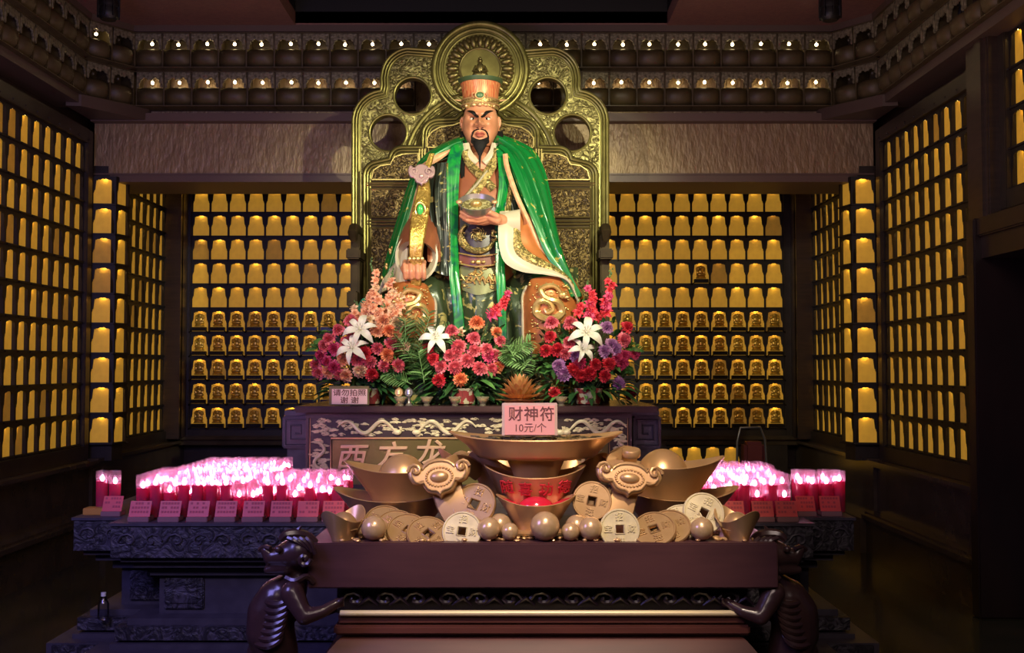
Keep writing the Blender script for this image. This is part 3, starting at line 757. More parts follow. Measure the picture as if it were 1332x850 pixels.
# fist holding the sceptre: four fingers wrapped, thumb over
FY = 7.70
pal = P(541, 344, FY + .05); rcone(hb, P(540, 338, FY + .09), pal, .045, .052)
for i, px in enumerate((527, 535, 543.5, 551.5)):
    r = (.0205, .0225, .0225, .019)[i]
    a = P(px, 341, FY + .03); b = P(px - .5, 345, FY - .022); c = P(px, 354, FY - .038); d = P(px + .3, 361, FY - .022); e = P(px + .5, 362, FY + .01)
    rcone(hb, a, b, r, r, 10); rcone(hb, b, c, r, r * .95, 10); rcone(hb, c, d, r * .95, r * .9, 10); rcone(hb, d, e, r * .9, r * .8, 10)
rcone(hb, P(530, 342, FY + .06), P(524, 349, FY + .0), .022, .02, 10); rcone(hb, P(524, 349, FY + .0), P(527, 357, FY - .012), .02, .016, 10)
# open hand under the bowl: palm up, fingers reaching to the left, thumb curling on the rim
HY = 7.72
wr = P(654, 287, HY + .04); pm = P(640, 284, HY)
rcone(hb, wr, pm, .043, .047); rcone(hb, P(646, 286, HY - .02), P(636, 282, HY - .04), .036, .03)
fing = [((637, 281), (622, 283.5), (609, 281), (600, 276), .0185, -.075), ((637, 284), (622, 287.5), (608, 286), (599.5, 281), .0195, -.055), ((638, 287), (625, 290), (612, 289), (603, 285), .0190, -.02), ((640, 289), (629, 291), (619, 290), (611, 287), .0165, .015)]
for p0, p1, p2, p3, r, dy in fing:
    q = [P(*p0, HY + dy * .5), P(*p1, HY + dy), P(*p2, HY + dy - .004), P(*p3, HY + dy + .012)]
    rcone(hb, q[0], q[1], r * 1.05, r, 10); rcone(hb, q[1], q[2], r, r * .92, 10); rcone(hb, q[2], q[3], r * .92, r * .78, 10)
q = [P(646, 281, HY - .05), P(637, 276.5, HY - .085), P(628, 275.5, HY - .095), P(620, 277, HY - .085)]
rcone(hb, q[0], q[1], .024, .021, 10); rcone(hb, q[1], q[2], .021, .019, 10); rcone(hb, q[2], q[3], .019, .015, 10)
body = us(obj('body', setm(blob(hb, .0062, 3), m_skin)))
# finer separate pieces of the face
def fp(dx, dz):   # point on face surface by local offsets
    v = (dz + .205) / .44; best = None
    for i in range(121):
        u = -pi / 2 + pi * i / 120; p = headpt(u, v)
        e = abs(p.x - HC.x - dx)
        if best is None or e < best[0]: best = (e, p)
    return best[1]
mb = MB(); mbp = MB()
for s_ in (-1, 1):
    c = fp(s_ * .056, -.012) + Vector((0, .002, 0)); mb.sphere(c, (.024, .017, .0135), 14); mbp.sphere(c + Vector((s_ * -.003, -.0115, -.001)), (.0115, .006, .0112), 10)
mbn = MB()
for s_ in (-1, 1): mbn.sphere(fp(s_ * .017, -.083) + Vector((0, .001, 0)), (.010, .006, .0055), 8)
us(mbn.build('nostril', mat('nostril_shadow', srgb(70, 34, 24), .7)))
us(mb.build('eyeball', mat('eye_white', srgb(214, 200, 180), .2))); us(mbp.build('iris', mat('iris_dark', srgb(38, 22, 14), .1)))
m_hair = mat('black_hair', srgb(16, 13, 12), .65, spec=.25, bump=.4, bscale=60, stretch=(4, 4, .6))
for s_ in (-1, 1):
    pts = [fp(s_ * x, z) + Vector((0, -.004, 0)) for x, z in ((.012, -.008), (.028, .010), (.05, .030), (.076, .048), (.100, .058))]
    us(MB().tube(spline(pts, 14), [.010, .014, .017, .018, .018, .018, .0175, .017, .016, .014, .012, .010, .007, .003], 8, sq=.5).build('eyebrow', m_hair))
    pts = [fp(s_ * x, z) + Vector((0, -.002, 0)) for x, z in ((.034, .000), (.055, .004), (.080, .000))]
    us(MB().tube(spline(pts, 9), [.003, .006, .008, .009, .009, .009, .008, .006, .003], 6).build('eyelid', mat('eyelid_skin', srgb(150, 88, 62), .5)))
m_lip = mat('lip_red', srgb(172, 92, 74), .4)
pts = [fp(x, z) + Vector((0, -.002, 0)) for x, z in ((-.040, -.132), (-.02, -.121), (0, -.124), (.02, -.121), (.040, -.132))]
lip = MB().tube(spline(pts, 15), [.002, .004, .006, .008, .009, .009, .008, .008, .008, .009, .009, .008, .006, .004, .002], 8)
pts = [fp(x, z) + Vector((0, -.002, 0)) for x, z in ((-.036, -.134), (-.018, -.140), (0, -.143), (.018, -.140), (.036, -.134))]
lip.tube(spline(pts, 15), [.002, .004, .006, .009, .010, .011, .011, .011, .011, .010, .010, .009, .006, .004, .002], 8)
us(lip.build('lips', m_lip))
mb = MB()
for s_ in (-1, 1):
    pts = [fp(s_ * x, z) + Vector((0, -.004, 0)) for x, z in ((.003, -.094), (.022, -.096), (.046, -.106), (.060, -.130), (.062, -.160), (.052, -.188))]
    mb.tube(spline(pts, 22), [.005 + .004 * sin(pi * i / 21) for i in range(21)] + [.006], 8, sq=.7)
us(mb.build('moustache', m_hair))
ch = fp(0, -.186)
mb = MB(); n = 26
for i in range(n):
    a = i / (n - 1) * 2 - 1
    for k in range(3):
        st_ = fp(a * .056, -.188 + .024 * abs(a) ** 1.5 + k * .008) + Vector((0, .006, 0)); e = Vector((HC.x + a * .036, ch.y - .008 + abs(a) * .02 + k * .012, HC.z - .248 + abs(a) * .035))
        mb.tube([st_, (st_ + e) / 2 + Vector((a * .014, -.012, 0)), e], [.010, .011, .003], 6)
mb.tube([ch + Vector((0, .01, 0)), ch + Vector((0, -.006, -.035)), ch + Vector((0, -.004, -.07)), ch + Vector((0, -.002, -.11)), ch + Vector((0, .0, -.21))], [.055, .050, .030, .010, .003], 12, sq=.5)
us(mb.build('goatee', m_hair))
for s_, px in ((-1, 603), (1, 650)):
    mb = MB()
    for k in range(5):
        mb.tube([P(px + k - 2, 172, 8.12), P(px + s_ * (1 + k * .4), 190, 8.06), P(px + s_ * 2 + k - 2, 212, 8.0), P(px + s_ * 1 + k - 2, 232 + 3 * (k % 2), 7.97)], [.014, .016, .010, .003], 6)
    us(mb.build('hair_lock', m_hair))
us(MB().sphere(HC + Vector((0, .05, .02)), (.134, .13, .16), 20).build('hair', m_hair))
# ---- hat
m_hat = mat('hat_orange_gold', srgb(208, 96, 62), .38, .2, c2=srgb(224, 160, 104), scale=3, kind='wave', stretch=(10, 10, .2), thresh=(.3, .7))
m_hatrim = mat('hat_green', srgb(76, 98, 66), .35, .3)
m_hatgold = mat('hat_band_gold', srgb(206, 178, 112), .32, .6, c2=srgb(130, 96, 58), scale=30, kind='swirl', thresh=(.5, .6), bump=.5, bscale=30)
hc = P(625, 140, 8.12)
def hring(py, rx, dx=0, ry=None, Y=8.12, n=48, wob=0):
    c = P(625 + dx, py, Y); ry = ry or rx * .95; r = rx * SH; q = ry * SH
    return [(c.x + (r + wob * cos(24 * 2 * pi * j / n)) * cos(2 * pi * j / n), c.y + q * sin(2 * pi * j / n), c.z) for j in range(n)]
mb = MB(); mb.rings([hring(145, 23.5), hring(139, 24), hring(131.5, 24.2), hring(131.5, 22.5)]); us(mb.build('hat_band', m_hatgold))
mb = MB(); n = 96
mb.rings([hring(py, rx, n=n, wob=.0022) for py, rx in ((132, 22.8), (124, 23.2), (115, 24.8), (109, 26.6))]); hat = us(mb.build('hat_crown', m_hat))
mb = MB(); mb.rings([hring(110, 26.8), hring(107.5, 29.0), hring(105.0, 29.8), hring(104.6, 28), hring(108, 23), hring(112, 15), hring(113, 1)], True, True, True); us(mb.build('hat_rim', m_hatrim), hat)
mb = MB()
for py, r_ in ((139, 25), (132, 24.8)): 
    ring = hring(py, r_, n=40); mb.tube(ring + [ring[0]], .006, 6)
f = hc + Vector((0, -.152, 0)); z1 = P(625, 137, 8).z
for dx in (-.045, 0, .045): mb.sphere((f.x + dx, f.y + .004 + abs(dx) * .2, z1), (.02, .012, .014), 10)
for s_ in (-1, 1): mb.sphere((f.x + s_ * .105, f.y + .05, z1), (.014, .014, .016), 10)
us(mb.build('hat_ornament', m_champ), hat)
mb = MB(); z2 = P(625, 125, 8).z; mb.sphere((f.x, f.y - .002, z2), (.030, .012, .022), 12); us(mb.build('jade_stone', mat('jade', srgb(88, 122, 84), .2)), hat)
mb = MB(); mb.torus((f.x, f.y, z2), .034, .006, 20, 6, sz=.8)
for s_ in (-1, 1):
    mb.tube([(f.x + s_ * .05, f.y + .004, z2 - .02), (f.x + s_ * .062, f.y + .006, z2 + .01), (f.x + s_ * .045, f.y + .004, z2 + .02)], .005, 6)
    e = P(625 + s_ * 25, 131, 8.12); mb.tube([e, e + Vector((s_ * .05, -.01, .004))], [.010, .004], 8)
us(mb.build('hat_scrolls', m_champ), hat)

# ---- clothing
m_green = mat('green_silk', srgb(20, 128, 52), .26, .08, c2=srgb(34, 146, 70), scale=3, coat=.4)
m_greenp = mat('green_silk_flowered', srgb(16, 116, 50), .28, .08, c2=srgb(170, 156, 60), scale=9, kind='swirl', thresh=(.645, .67), coat=.3)
m_stole = mat('green_stole', srgb(24, 146, 56), .28, .05, c2=srgb(10, 96, 66), scale=7, kind='swirl', thresh=(.45, .62), coat=.4)
m_piping = mat('peach_piping', srgb(214, 152, 110), .45, c2=srgb(226, 188, 140), scale=20)
m_robe = mat('brown_silk', srgb(146, 84, 58), .38, .15, c2=srgb(164, 100, 66), scale=4, coat=.2)
m_orange = mat('copper_silk', srgb(182, 104, 56), .36, .3, c2=srgb(200, 124, 66), scale=5, coat=.2)
m_dark = mat('blackgreen_brocade', srgb(40, 48, 40), .35, .1, c2=srgb(166, 152, 92), scale=9, kind='swirl', thresh=(.60, .63), coat=.2)
m_skirt = mat('dark_green_brocade', srgb(58, 72, 46), .34, .2, c2=srgb(176, 164, 96), scale=8, kind='swirl', thresh=(.57, .61), bump=.5, bscale=8, coat=.2)
m_goldb = mat('gold_brocade', srgb(188, 164, 96), .34, .5, c2=srgb(108, 96, 52), scale=26, kind='swirl', thresh=(.46, .54), bump=1, bscale=26, dist=.012)
m_cream = mat('cream_silk', srgb(208, 196, 168), .42, c2=srgb(190, 180, 150), scale=5)
m_black = mat('black_silk', srgb(44, 34, 40), .34, c2=srgb(60, 48, 50), scale=9)
m_relief = mat('bright_gold_relief', srgb(226, 196, 128), .26, .6, c2=srgb(196, 160, 92), scale=16)
def ell(cx, cy, rx, Y, ry, n=48):
    c = P(cx, cy, Y); r = rx * Y / F
    return [(c.x + r * cos(2 * pi * j / n), c.y + ry * sin(2 * pi * j / n), c.z) for j in range(n)]
mb = MB(); mb.rings([ell(625, 194, 20, 8.15, .10), ell(625, 202, 34, 8.17, .13), ell(625, 212, 58, 8.18, .17), ell(625, 228, 60, 8.18, .20), ell(625, 255, 57, 8.16, .25), ell(623, 290, 52, 8.15, .27), ell(621, 325, 48, 8.15, .28), ell(621, 350, 50, 8.15, .27), ell(621, 380, 56, 8.15, .25)])
robe = us(mb.build('chest_robe', m_robe))
# cross collar and inner white collar
def ribbon(pts, w, m, name, par=None, thick=.012, axis=None, disp=None, nv=40, nu=9):
    """strip through (px,py,Y) centres with pixel widths"""
    rows = []
    for i, (x, y, Y) in enumerate(pts):
        ww = w[i] if isinstance(w, (list, tuple)) else w
        a = pts[max(i - 1, 0)]; b = pts[min(i + 1, len(pts) - 1)]
        d = Vector((b[0] - a[0], b[1] - a[1])); d.normalize(); nx, ny = -d.y, d.x
        if nx > 0: nx, ny = -nx, -ny
        rows.append([(x + nx * ww / 2, y + ny * ww / 2, Y + .008), (x, y, Y - .006), (x - nx * ww / 2, y - ny * ww / 2, Y + .008)])
    return us(patch(rows, nu, nv, thick, disp).build(name, m), par)
ribbon([(604, 196, 7.99), (612, 214, 7.97), (628, 232, 7.92), (642, 246, 7.90)], 11, m_goldb, 'collar_band', robe)
ribbon([(648, 194, 7.99), (641, 214, 7.96), (624, 240, 7.90), (604, 264, 7.89)], [11, 12, 13, 12], m_goldb, 'collar_band', robe)
ribbon([(634, 222, 7.935), (620, 240, 7.885), (600, 262, 7.88)], 3, m_cream, 'collar_edge', robe)
for s_ in (-1, 1): ribbon([(625 + s_ * 19, 186, 8.02), (625 + s_ * 17, 200, 7.99), (625 + s_ * 5, 212, 7.97)], [8, 13, 8], m_cream, 'inner_collar', robe)
# black belly panel with medallion
pan = patch([[(599, 270, 7.90), (622, 268, 7.87), (650, 270, 7.90)], [(598, 300, 7.88), (622, 300, 7.845), (652, 300, 7.88)], [(598, 338, 7.87), (622, 340, 7.835), (650, 338, 7.87)]], 16, 16, .015).build('belly_panel', m_black); us(pan)
mb = MB()
def Pm(x, y, Y): return P(x, y, Y)
mb.tube(spline([Pm(*q) for q in ((606, 292, 7.84), (599, 303, 7.85), (601, 317, 7.84), (612, 325, 7.825), (625, 327, 7.82), (637, 322, 7.83), (643, 312, 7.84))], 40), [.012 + .012 * sin(pi * i / 39) for i in range(40)], 8)
for i in range(70):
    t = R.random() * pi * 1.25 + pi * .9; rr_ = R.uniform(19, 25)
    mb.sphere(P(622 + rr_ * cos(t) * .98, 308 - rr_ * sin(t) * .78, 7.828), (R.uniform(.008, .014), .008, R.uniform(.006, .012)), 6)
for k in range(9):
    a = k * 2 * pi / 9; pts = [P(622 + (3 + 1.6 * t) * cos(a + t * .35), 305 - (2.5 + 1.3 * t) * sin(a + t * .35), 7.825) for t in range(6)]
    mb.tube(pts, .0045, 6)
mb.sphere(P(622, 305, 7.83), (.022, .012, .02), 10)
us(mb.build('belly_medallion', m_goldb), pan)
# dark brocade vest on the figure's right side
for nm, rows in (('vest_panel', [[(557, 216, 8.02), (573, 212, 7.95), (587, 210, 7.95)], [(556, 250, 7.96), (570, 250, 7.90), (586, 250, 7.92)], [(562, 290, 7.90), (573, 292, 7.86), (588, 292, 7.88)], [(566, 330, 7.88), (576, 335, 7.84), (590, 335, 7.86)], [(560, 350, 7.86), (576, 358, 7.82), (592, 358, 7.84)]]),
                 ('vest_panel', [[(664, 214, 8.02), (656, 212, 7.98), (650, 210, 7.96)], [(674, 245, 7.96), (662, 245, 7.92), (650, 245, 7.92)], [(684, 275, 7.94), (666, 275, 7.90), (650, 275, 7.90)], [(692, 300, 7.96), (668, 300, 7.92), (650, 300, 7.9)]])):
    us(patch(rows, 30, 50, .015, fold(2.5, .010)).build(nm, m_dark))
ribbon([(582, 212, 7.93), (583, 250, 7.90), (585, 300, 7.86), (585, 340, 7.84)], 4, m_goldb, 'vest_border')
ribbon([(659, 214, 7.95), (664, 240, 7.90), (662, 262, 7.89), (660, 285, 7.89)], 7, m_goldb, 'vest_border')
# right arm sleeve and cuff (viewer's left)
def tubeR(pts, rr_, m, name, par=None, n=24, disp=None):
    mb = MB(); N = 30; c = spline([P(*p) for p in pts], N); r = [cr([Vector((q, 0, 0)) for q in rr_], i / (N - 1)).x for i in range(N)]
    mb.tube(c, r, n, cap=False); return us(mb.build(name, m), par)
slv = tubeR([(578, 222, 8.14), (562, 255, 8.10), (550, 292, 8.02), (546, 318, 7.90), (542, 334, 7.80)], [.08, .095, .13, .16, .15], m_robe, 'sleeve')
mb = MB(); c0 = P(543, 330, 7.84); 
rs = []
for t, r_, dy in ((0, .145, .02), (.5, .150, -.03), (1, .155, -.07), (1.1, .14, -.075), (1.0, .10, -.02)):
    rs.append([(c0.x + r_ * 1.02 * cos(2 * pi * j / 32), c0.y + dy + .02 * sin(2 * pi * j / 32), c0.z + r_ * 1.22 * sin(2 * pi * j / 32) - .03) for j in range(32)])
mb.rings(rs); us(mb.build('sleeve_cuff', m_cream), slv)
us(patch([[(508, 352, 7.86), (520, 332, 7.82), (530, 322, 7.80)], [(497, 368, 7.84), (515, 352, 7.78), (528, 350, 7.75)], [(492, 385, 7.84), (512, 372, 7.76), (530, 368, 7.74)]], 20, 24, .014, fold(1.5, .008)).build('sleeve_lining', m_cream), slv)
us(patch([[(556, 300, 7.90), (566, 296, 7.88), (574, 292, 7.90)], [(556, 318, 7.84), (566, 318, 7.82), (575, 318, 7.86)], [(556, 340, 7.80), (566, 342, 7.80), (574, 340, 7.84)]], 16, 20, .014).build('sleeve_fold', m_robe), slv)
# ---- lap skirt
cols = [498, 520, 543, 568, 590, 612, 640, 665, 690, 714, 735, 752]
kn = [.02, -.12, -.16, -.06, .02, .04, .04, .0, -.10, -.16, -.10, .04]
rows = []
for py, base, kf, dy in ((348, 8.06, 0, 0), (359, 7.95, .35, 0), (372, 7.89, .8, 0), (392, 7.86, 1.0, 0), (425, 7.87, 1.0, 0), (470, 7.88, .9, 0), (525, 7.88, .8, 0)):
    rows.append([(c, py + (8 if 4 <= i <= 7 and py < 400 else 0), base + kn[i] * kf) for i, c in enumerate(cols)])
def sk(u, v):
    mid = exp(-((u - .48) / .17) ** 2)
    return (.012 + .02 * mid) * sin(u * 70 + 1.5 * sin(v * 6)) * min(1, v * 1.8)
skirt = us(patch(rows, 130, 60, .02, sk).build('skirt', m_skirt))
# copper knee panels with gilt coiled dragons
for k, (pl, prx) in enumerate((((500, 512, 532, 552, 566), 540), ((680, 692, 714, 735, 750), 712))):
    y0, y1 = (366, 440) if k == 0 else (360, 462)
    rows = [[(pl[0] + 6, y0 + 12, 7.83), (pl[1], y0 + 3, 7.76), (pl[2], y0, 7.73), (pl[3], y0 + 3, 7.76), (pl[4] - 6, y0 + 12, 7.83)],
            [(pl[0], y0 + 26, 7.80), (pl[1], y0 + 22, 7.71), (pl[2], y0 + 20, 7.66), (pl[3], y0 + 22, 7.71), (pl[4], y0 + 26, 7.80)],
            [(pl[0], y0 + 50, 7.80), (pl[1], y0 + 50, 7.71), (pl[2], y0 + 50, 7.67), (pl[3], y0 + 50, 7.71), (pl[4], y0 + 50, 7.80)],
            [(pl[0] + 1, y1, 7.82), (pl[1], y1, 7.73), (pl[2], y1, 7.69), (pl[3], y1, 7.73), (pl[4] - 4, y1, 7.82)]]
    kp = us(patch(rows, 40, 40, .016).build('knee_panel', m_orange))
    edge = [r[-1] if k == 0 else r[0] for r in rows]
    ribbon([(x, y, Y - .01) for x, y, Y in edge], 4, m_cream, 'knee_edge', kp)
    mb = MB(); cx = pl[2] + (0 if k else 4); cy = y0 + 42
    def KY(x): return 7.66 + .11 * ((x - pl[2]) / 34) ** 2 - .012
    sgn = 1 if k else -1
    path = [(cx + 18 * sgn, cy - 18), (cx + 6 * sgn, cy - 30), (cx - 10 * sgn, cy - 26), (cx - 4 * sgn, cy - 14), (cx + 12 * sgn, cy - 8), (cx + 16 * sgn, cy + 6), (cx, cy + 14), (cx - 16 * sgn, cy + 6), (cx - 14 * sgn, cy - 8), (cx - 2 * sgn, cy - 10), (cx + 5 * sgn, cy), (cx - 2 * sgn, cy + 5), (cx - 6 * sgn, cy)]
    sp = spline([Vector((x, y, 0)) for x, y in path], 90)
    mb.tube([P(q.x, q.y, KY(q.x)) for q in sp], [.012 + .018 * sin(pi * min(1, (i + 4) / 90)) for i in range(90)], 8)
    for i in range(8, 84, 3):   # spines and scales
        q = sp[i]; d = (sp[i + 1] - sp[i - 1]).normalized(); nx, ny = -d.y, d.x
        a = P(q.x + nx * 2.2, q.y + ny * 2.2, KY(q.x) - .008); b = P(q.x + nx * 5.5, q.y + ny * 5.5, KY(q.x)); mb.tube([a, b], [.007, .001], 5)
    hx, hy = path[0]; mb.sphere(P(hx, hy, KY(hx) - .01), (.036, .02, .028), 10); mb.sphere(P(hx + 5 * sgn, hy + 3, KY(hx) - .01), (.025, .016, .014), 8)
    for a_ in range(7): mb.tube([P(hx, hy, KY(hx)), P(hx - sgn * (6 + a_), hy - 8 + a_ * 2.4, KY(hx)), P(hx - sgn * (10 + a_), hy - 10 + a_ * 3.2, KY(hx))], [.007, .005, .001], 5)
    for (lx, ly) in ((cx + 16, cy - 2), (cx - 17, cy + 2), (cx + 2, cy + 16), (cx - 10, cy - 24)):
        for w in (-1, 0, 1): mb.tube([P(lx, ly, KY(lx)), P(lx + w * 4 + (3 if lx > cx else -3), ly + 5 - abs(w) * 2, KY(lx))], [.008, .002], 5)
    for i in range(0):
        a_ = i * 2 * pi / 14; qx, qy = cx + 23 * cos(a_), cy - 6 + 31 * sin(a_)
        if pl[0] + 5 < qx < pl[4] - 5: mb.tube([P(qx + (5 - t * .6) * cos(a_ + t), qy + (5 - t * .6) * sin(a_ + t), KY(qx) + .004) for t in range(7)], .007, 6)
    mbf = MB()
    for i in range(110):
        x_, y_ = R.uniform(pl[0] + 8, pl[4] - 8), R.uniform(y0 + 8, y1 - 6)
        mbf.sphere(P(x_, y_, KY(x_) + .006), (R.uniform(.005, .012), .006, R.uniform(.004, .007)), 6)
    us(mb.build('coiled_dragon', m_relief), kp); us(mbf.build('gilt_flecks', m_relief, kind='stuff'), kp)
# boot tops
us(patch([[(706, 428, 7.70), (722, 426, 7.68), (738, 430, 7.72)], [(706, 470, 7.72), (720, 470, 7.69), (736, 470, 7.74)], [(700, 520, 7.74), (716, 522, 7.66), (732, 520, 7.74)]], 18, 24, .02).build('boot_shaft', m_goldb))
# apron, belt
apr = us(patch([[(598, 346, 7.88), (622, 350, 7.845), (652, 346, 7.88)], [(597, 362, 7.87), (622, 368, 7.84), (652, 362, 7.87)], [(602, 378, 7.86), (622, 384, 7.83), (646, 378, 7.86)]], 24, 20, .018).build('apron', mat('olive_silk', srgb(110, 112, 66), .35, .2)))
mb = MB()
for i in range(60):
    a = R.uniform(0, 1); x = 600 + 46 * a; y = 350 + 8 * sin(a * 9) + R.uniform(0, 18)
    mb.sphere(P(x, y, 7.84 + .0006 * abs(x - 622)), (R.uniform(.01, .022), .010, R.uniform(.005, .010)), 6)
for k in range(5): mb.tube(spline([P(600 + k * 9, 358 + 4 * (k % 2), 7.832), P(606 + k * 9, 366, 7.825), P(612 + k * 8, 360, 7.825), P(618 + k * 7, 370, 7.83)], 16), .007, 6)
us(mb.build('apron_cloud_relief', m_relief), apr)
us(patch([[(600, 376, 7.88), (622, 382, 7.84), (652, 376, 7.88)], [(604, 410, 7.88), (622, 414, 7.83), (648, 410, 7.88)], [(606, 440, 7.88), (622, 446, 7.84), (644, 440, 7.88)]], 24, 24, .016, fold(2, .006)).build('lower_apron', m_skirt))
blt = us(patch([[(597, 331, 7.865), (622, 335, 7.825), (653, 331, 7.865)], [(597, 343, 7.865), (622, 347, 7.825), (653, 343, 7.865)]], 24, 6, .02).build('belt', mat('belt_leather', srgb(122, 68, 50), .35)))
mb = MB()
for yy in (331.5, 345): mb.tube(spline([P(597, yy - 2, 7.85), P(622, yy + 2, 7.805), P(653, yy - 2, 7.85)], 20), .006, 6)
for dx, s_ in ((-7, .016), (0, .022), (7, .016), (-23, .012), (22, .012)): mb.sphere(P(622 + dx, 341, 7.81 + abs(dx) * .001), (s_, .012, s_ * .8), 10)
us(mb.build('belt_plaques', m_relief), blt)
# ---- green cape, both sides, with peach piping
L_out = [(606, 176, 8.16), (578, 187, 8.16), (553, 203, 8.12), (537, 227, 8.09), (521, 275, 8.06), (508, 318, 8.02), (497, 360, 7.98), (488, 398, 7.94), (478, 412, 7.93)]
L_in = [(597, 190, 8.03), (586, 195, 8.02), (560, 212, 7.99), (545, 235, 7.97), (534, 278, 7.94), (523, 318, 7.90), (513, 355, 7.90), (503, 385, 7.89), (493, 408, 7.88)]
def mid(a, b, k, dy, t=.5): return (a[0] * (1 - t) + b[0] * t, a[1] * (1 - t) + b[1] * t + k, a[2] * (1 - t) + b[2] * t + dy)
rows = [[a, mid(a, b, -2, -.05, .33), mid(a, b, -1, -.05, .66), b] for a, b in zip(L_out, L_in)]
cape = us(patch(rows, 40, 90, .016, fold(2.2, .009)).build('cape_side', m_greenp))
ribbon([(x + 1, y, Y - .012) for x, y, Y in L_in[1:]], 3.5, m_piping, 'cape_piping', cape)
ribbon([(586, 196, 7.99), (566, 207, 7.96), (547, 218, 7.93)], [4, 9, 5], m_piping, 'cape_piping', cape)
R_out = [(645, 176, 8.16), (672, 186, 8.14), (692, 198, 8.10), (705, 222, 8.05), (713, 250, 8.0), (721, 290, 7.94), (731, 330, 7.89), (743, 362, 7.87), (757, 392, 7.88)]
R_in = [(652, 190, 8.0), (656, 200, 7.96), (658, 215, 7.92), (664, 235, 7.89), (674, 262, 7.87), (690, 296, 7.85), (704, 325, 7.84), (722, 346, 7.83), (742, 378, 7.84)]
rows = [[a, mid(a, b, -1, -.11, .25), mid(a, b, 0, -.12, .55), mid(a, b, 0, -.03, .85), b] for a, b in zip(R_out, R_in)]
cape2 = us(patch(rows[:5] + rows[5:], 60, 110, .016, lambda u, v: .026 * sin(u * 20 + 3 * v) * (.6 + .4 * v) + .010 * sin(u * 47 + v * 7)).build('cape_side', m_greenp))
ribbon([(x + 1, y, Y - .055) for x, y, Y in R_in[1:]], 6.5, m_piping, 'cape_piping', cape2)
us(patch([[(548, 206, 8.3), (590, 184, 8.3), (625, 180, 8.32), (660, 184, 8.3), (700, 206, 8.3)], [(530, 290, 8.34), (580, 290, 8.36), (625, 290, 8.36), (670, 290, 8.36), (718, 290, 8.34)], [(500, 370, 8.30), (570, 380, 8.32), (625, 380, 8.32), (680, 380, 8.32), (740, 375, 8.30)]], 40, 30, .016).build('cape_back', m_green))
us(patch([[(492, 378, 7.96), (480, 384, 7.93), (468, 392, 7.92)], [(494, 392, 7.93), (478, 396, 7.90), (462, 404, 7.9)], [(496, 420, 7.93), (478, 424, 7.9), (461, 430, 7.9)]], 24, 24, .016, fold(1.6, .012)).build('cape_hem', mat('teal_silk', srgb(48, 124, 96), .3, coat=.3)), cape)
us(patch([[(742, 372, 7.88), (752, 378, 7.90), (760, 388, 7.92)], [(746, 386, 7.86), (757, 392, 7.88), (768, 402, 7.9)], [(750, 412, 7.86), (764, 416, 7.88), (775, 425, 7.9)]], 24, 24, .016, fold(1.6, .012)).build('cape_hem', m_greenp), cape2)
# stoles hanging in front
ribbon([(603, 186, 8.04), (594, 196, 7.97), (590, 215, 7.925), (589, 250, 7.89), (589, 290, 7.86), (590, 330, 7.84), (591, 355, 7.82), (593, 378, 7.80), (596, 405, 7.79), (597, 428, 7.79)], [9, 15, 17, 15, 14, 13, 13, 13, 13, 14], m_stole, 'green_stole', nv=80, disp=fold(1.3, .006))
ribbon([(646, 186, 8.04), (652, 196, 7.97), (655, 215, 7.925), (655, 245, 7.89), (650, 280, 7.87), (650, 320, 7.84), (651, 345, 7.82), (652, 372, 7.80), (653, 405, 7.80), (654, 440, 7.80)], [9, 13, 13, 12, 11, 11, 12, 12, 11, 10], m_stole, 'green_stole', nv=80, disp=fold(1.3, .006))
# ---- left arm sleeve with hanging cuff (viewer's right)
slv2 = tubeR([(676, 222, 8.16), (686, 255, 8.14), (692, 285, 8.06), (688, 294, 7.95), (670, 292, 7.86)], [.07, .08, .10, .11, .10], m_robe, 'sleeve')
A = [(650, 275, 7.78), (648, 300, 7.72), (650, 325, 7.70), (658, 343, 7.70), (680, 354, 7.70), (712, 358, 7.68), (738, 366, 7.70), (752, 392, 7.74)]
B = [(667, 274, 7.80), (668, 300, 7.74), (668, 322, 7.72), (676, 335, 7.71), (698, 346, 7.71), (722, 353, 7.70), (742, 366, 7.72), (754, 392, 7.77)]
C = [(676, 276, 7.82), (677, 300, 7.76), (680, 318, 7.74), (692, 330, 7.73), (710, 340, 7.73), (728, 350, 7.73), (744, 364, 7.75), (756, 390, 7.79)]
D = [(696, 280, 7.88), (700, 300, 7.84), (706, 318, 7.82), (716, 332, 7.81), (726, 343, 7.81), (738, 354, 7.81), (750, 368, 7.83), (760, 388, 7.86)]
def strip(p, q, m, nm, k=.012): return us(patch([[a, mid(a, b, 0, -k), b] for a, b in zip(p, q)], 12, 60, .014).build(nm, m), slv2)
strip(A, B, m_cream, 'sleeve_lining'); strip(B, C, m_goldb, 'sleeve_border'); strip(C, D, m_orange, 'sleeve_drape')
mb = MB(); c0 = P(659, 288, 7.80); rs = []
for dx, r_ in ((-.05, .060), (-.055, .068), (.02, .082), (.10, .095)):
    rs.append([(c0.x + dx, c0.y + r_ * .8 * cos(2 * pi * j / 28), c0.z + r_ * sin(2 * pi * j / 28) - .005) for j in range(28)])
mb.rings(rs); us(mb.build('wrist_cuff', m_cream), slv2)
# gold sprigs along the cape (raised embroidery)
mb = MB()
for (x, y, Y) in ((712, 285, 7.98), (716, 300, 7.94), (722, 318, 7.90), (728, 335, 7.88), (505, 345, 7.96), (510, 325, 7.98), (500, 365, 7.95)):
    for i in range(5): mb.sphere(P(x + R.uniform(-4, 4), y + R.uniform(-5, 5), Y - .02), (.012, .010, .016), 7)
us(mb.build('cape_embroidery', m_relief), cape2)

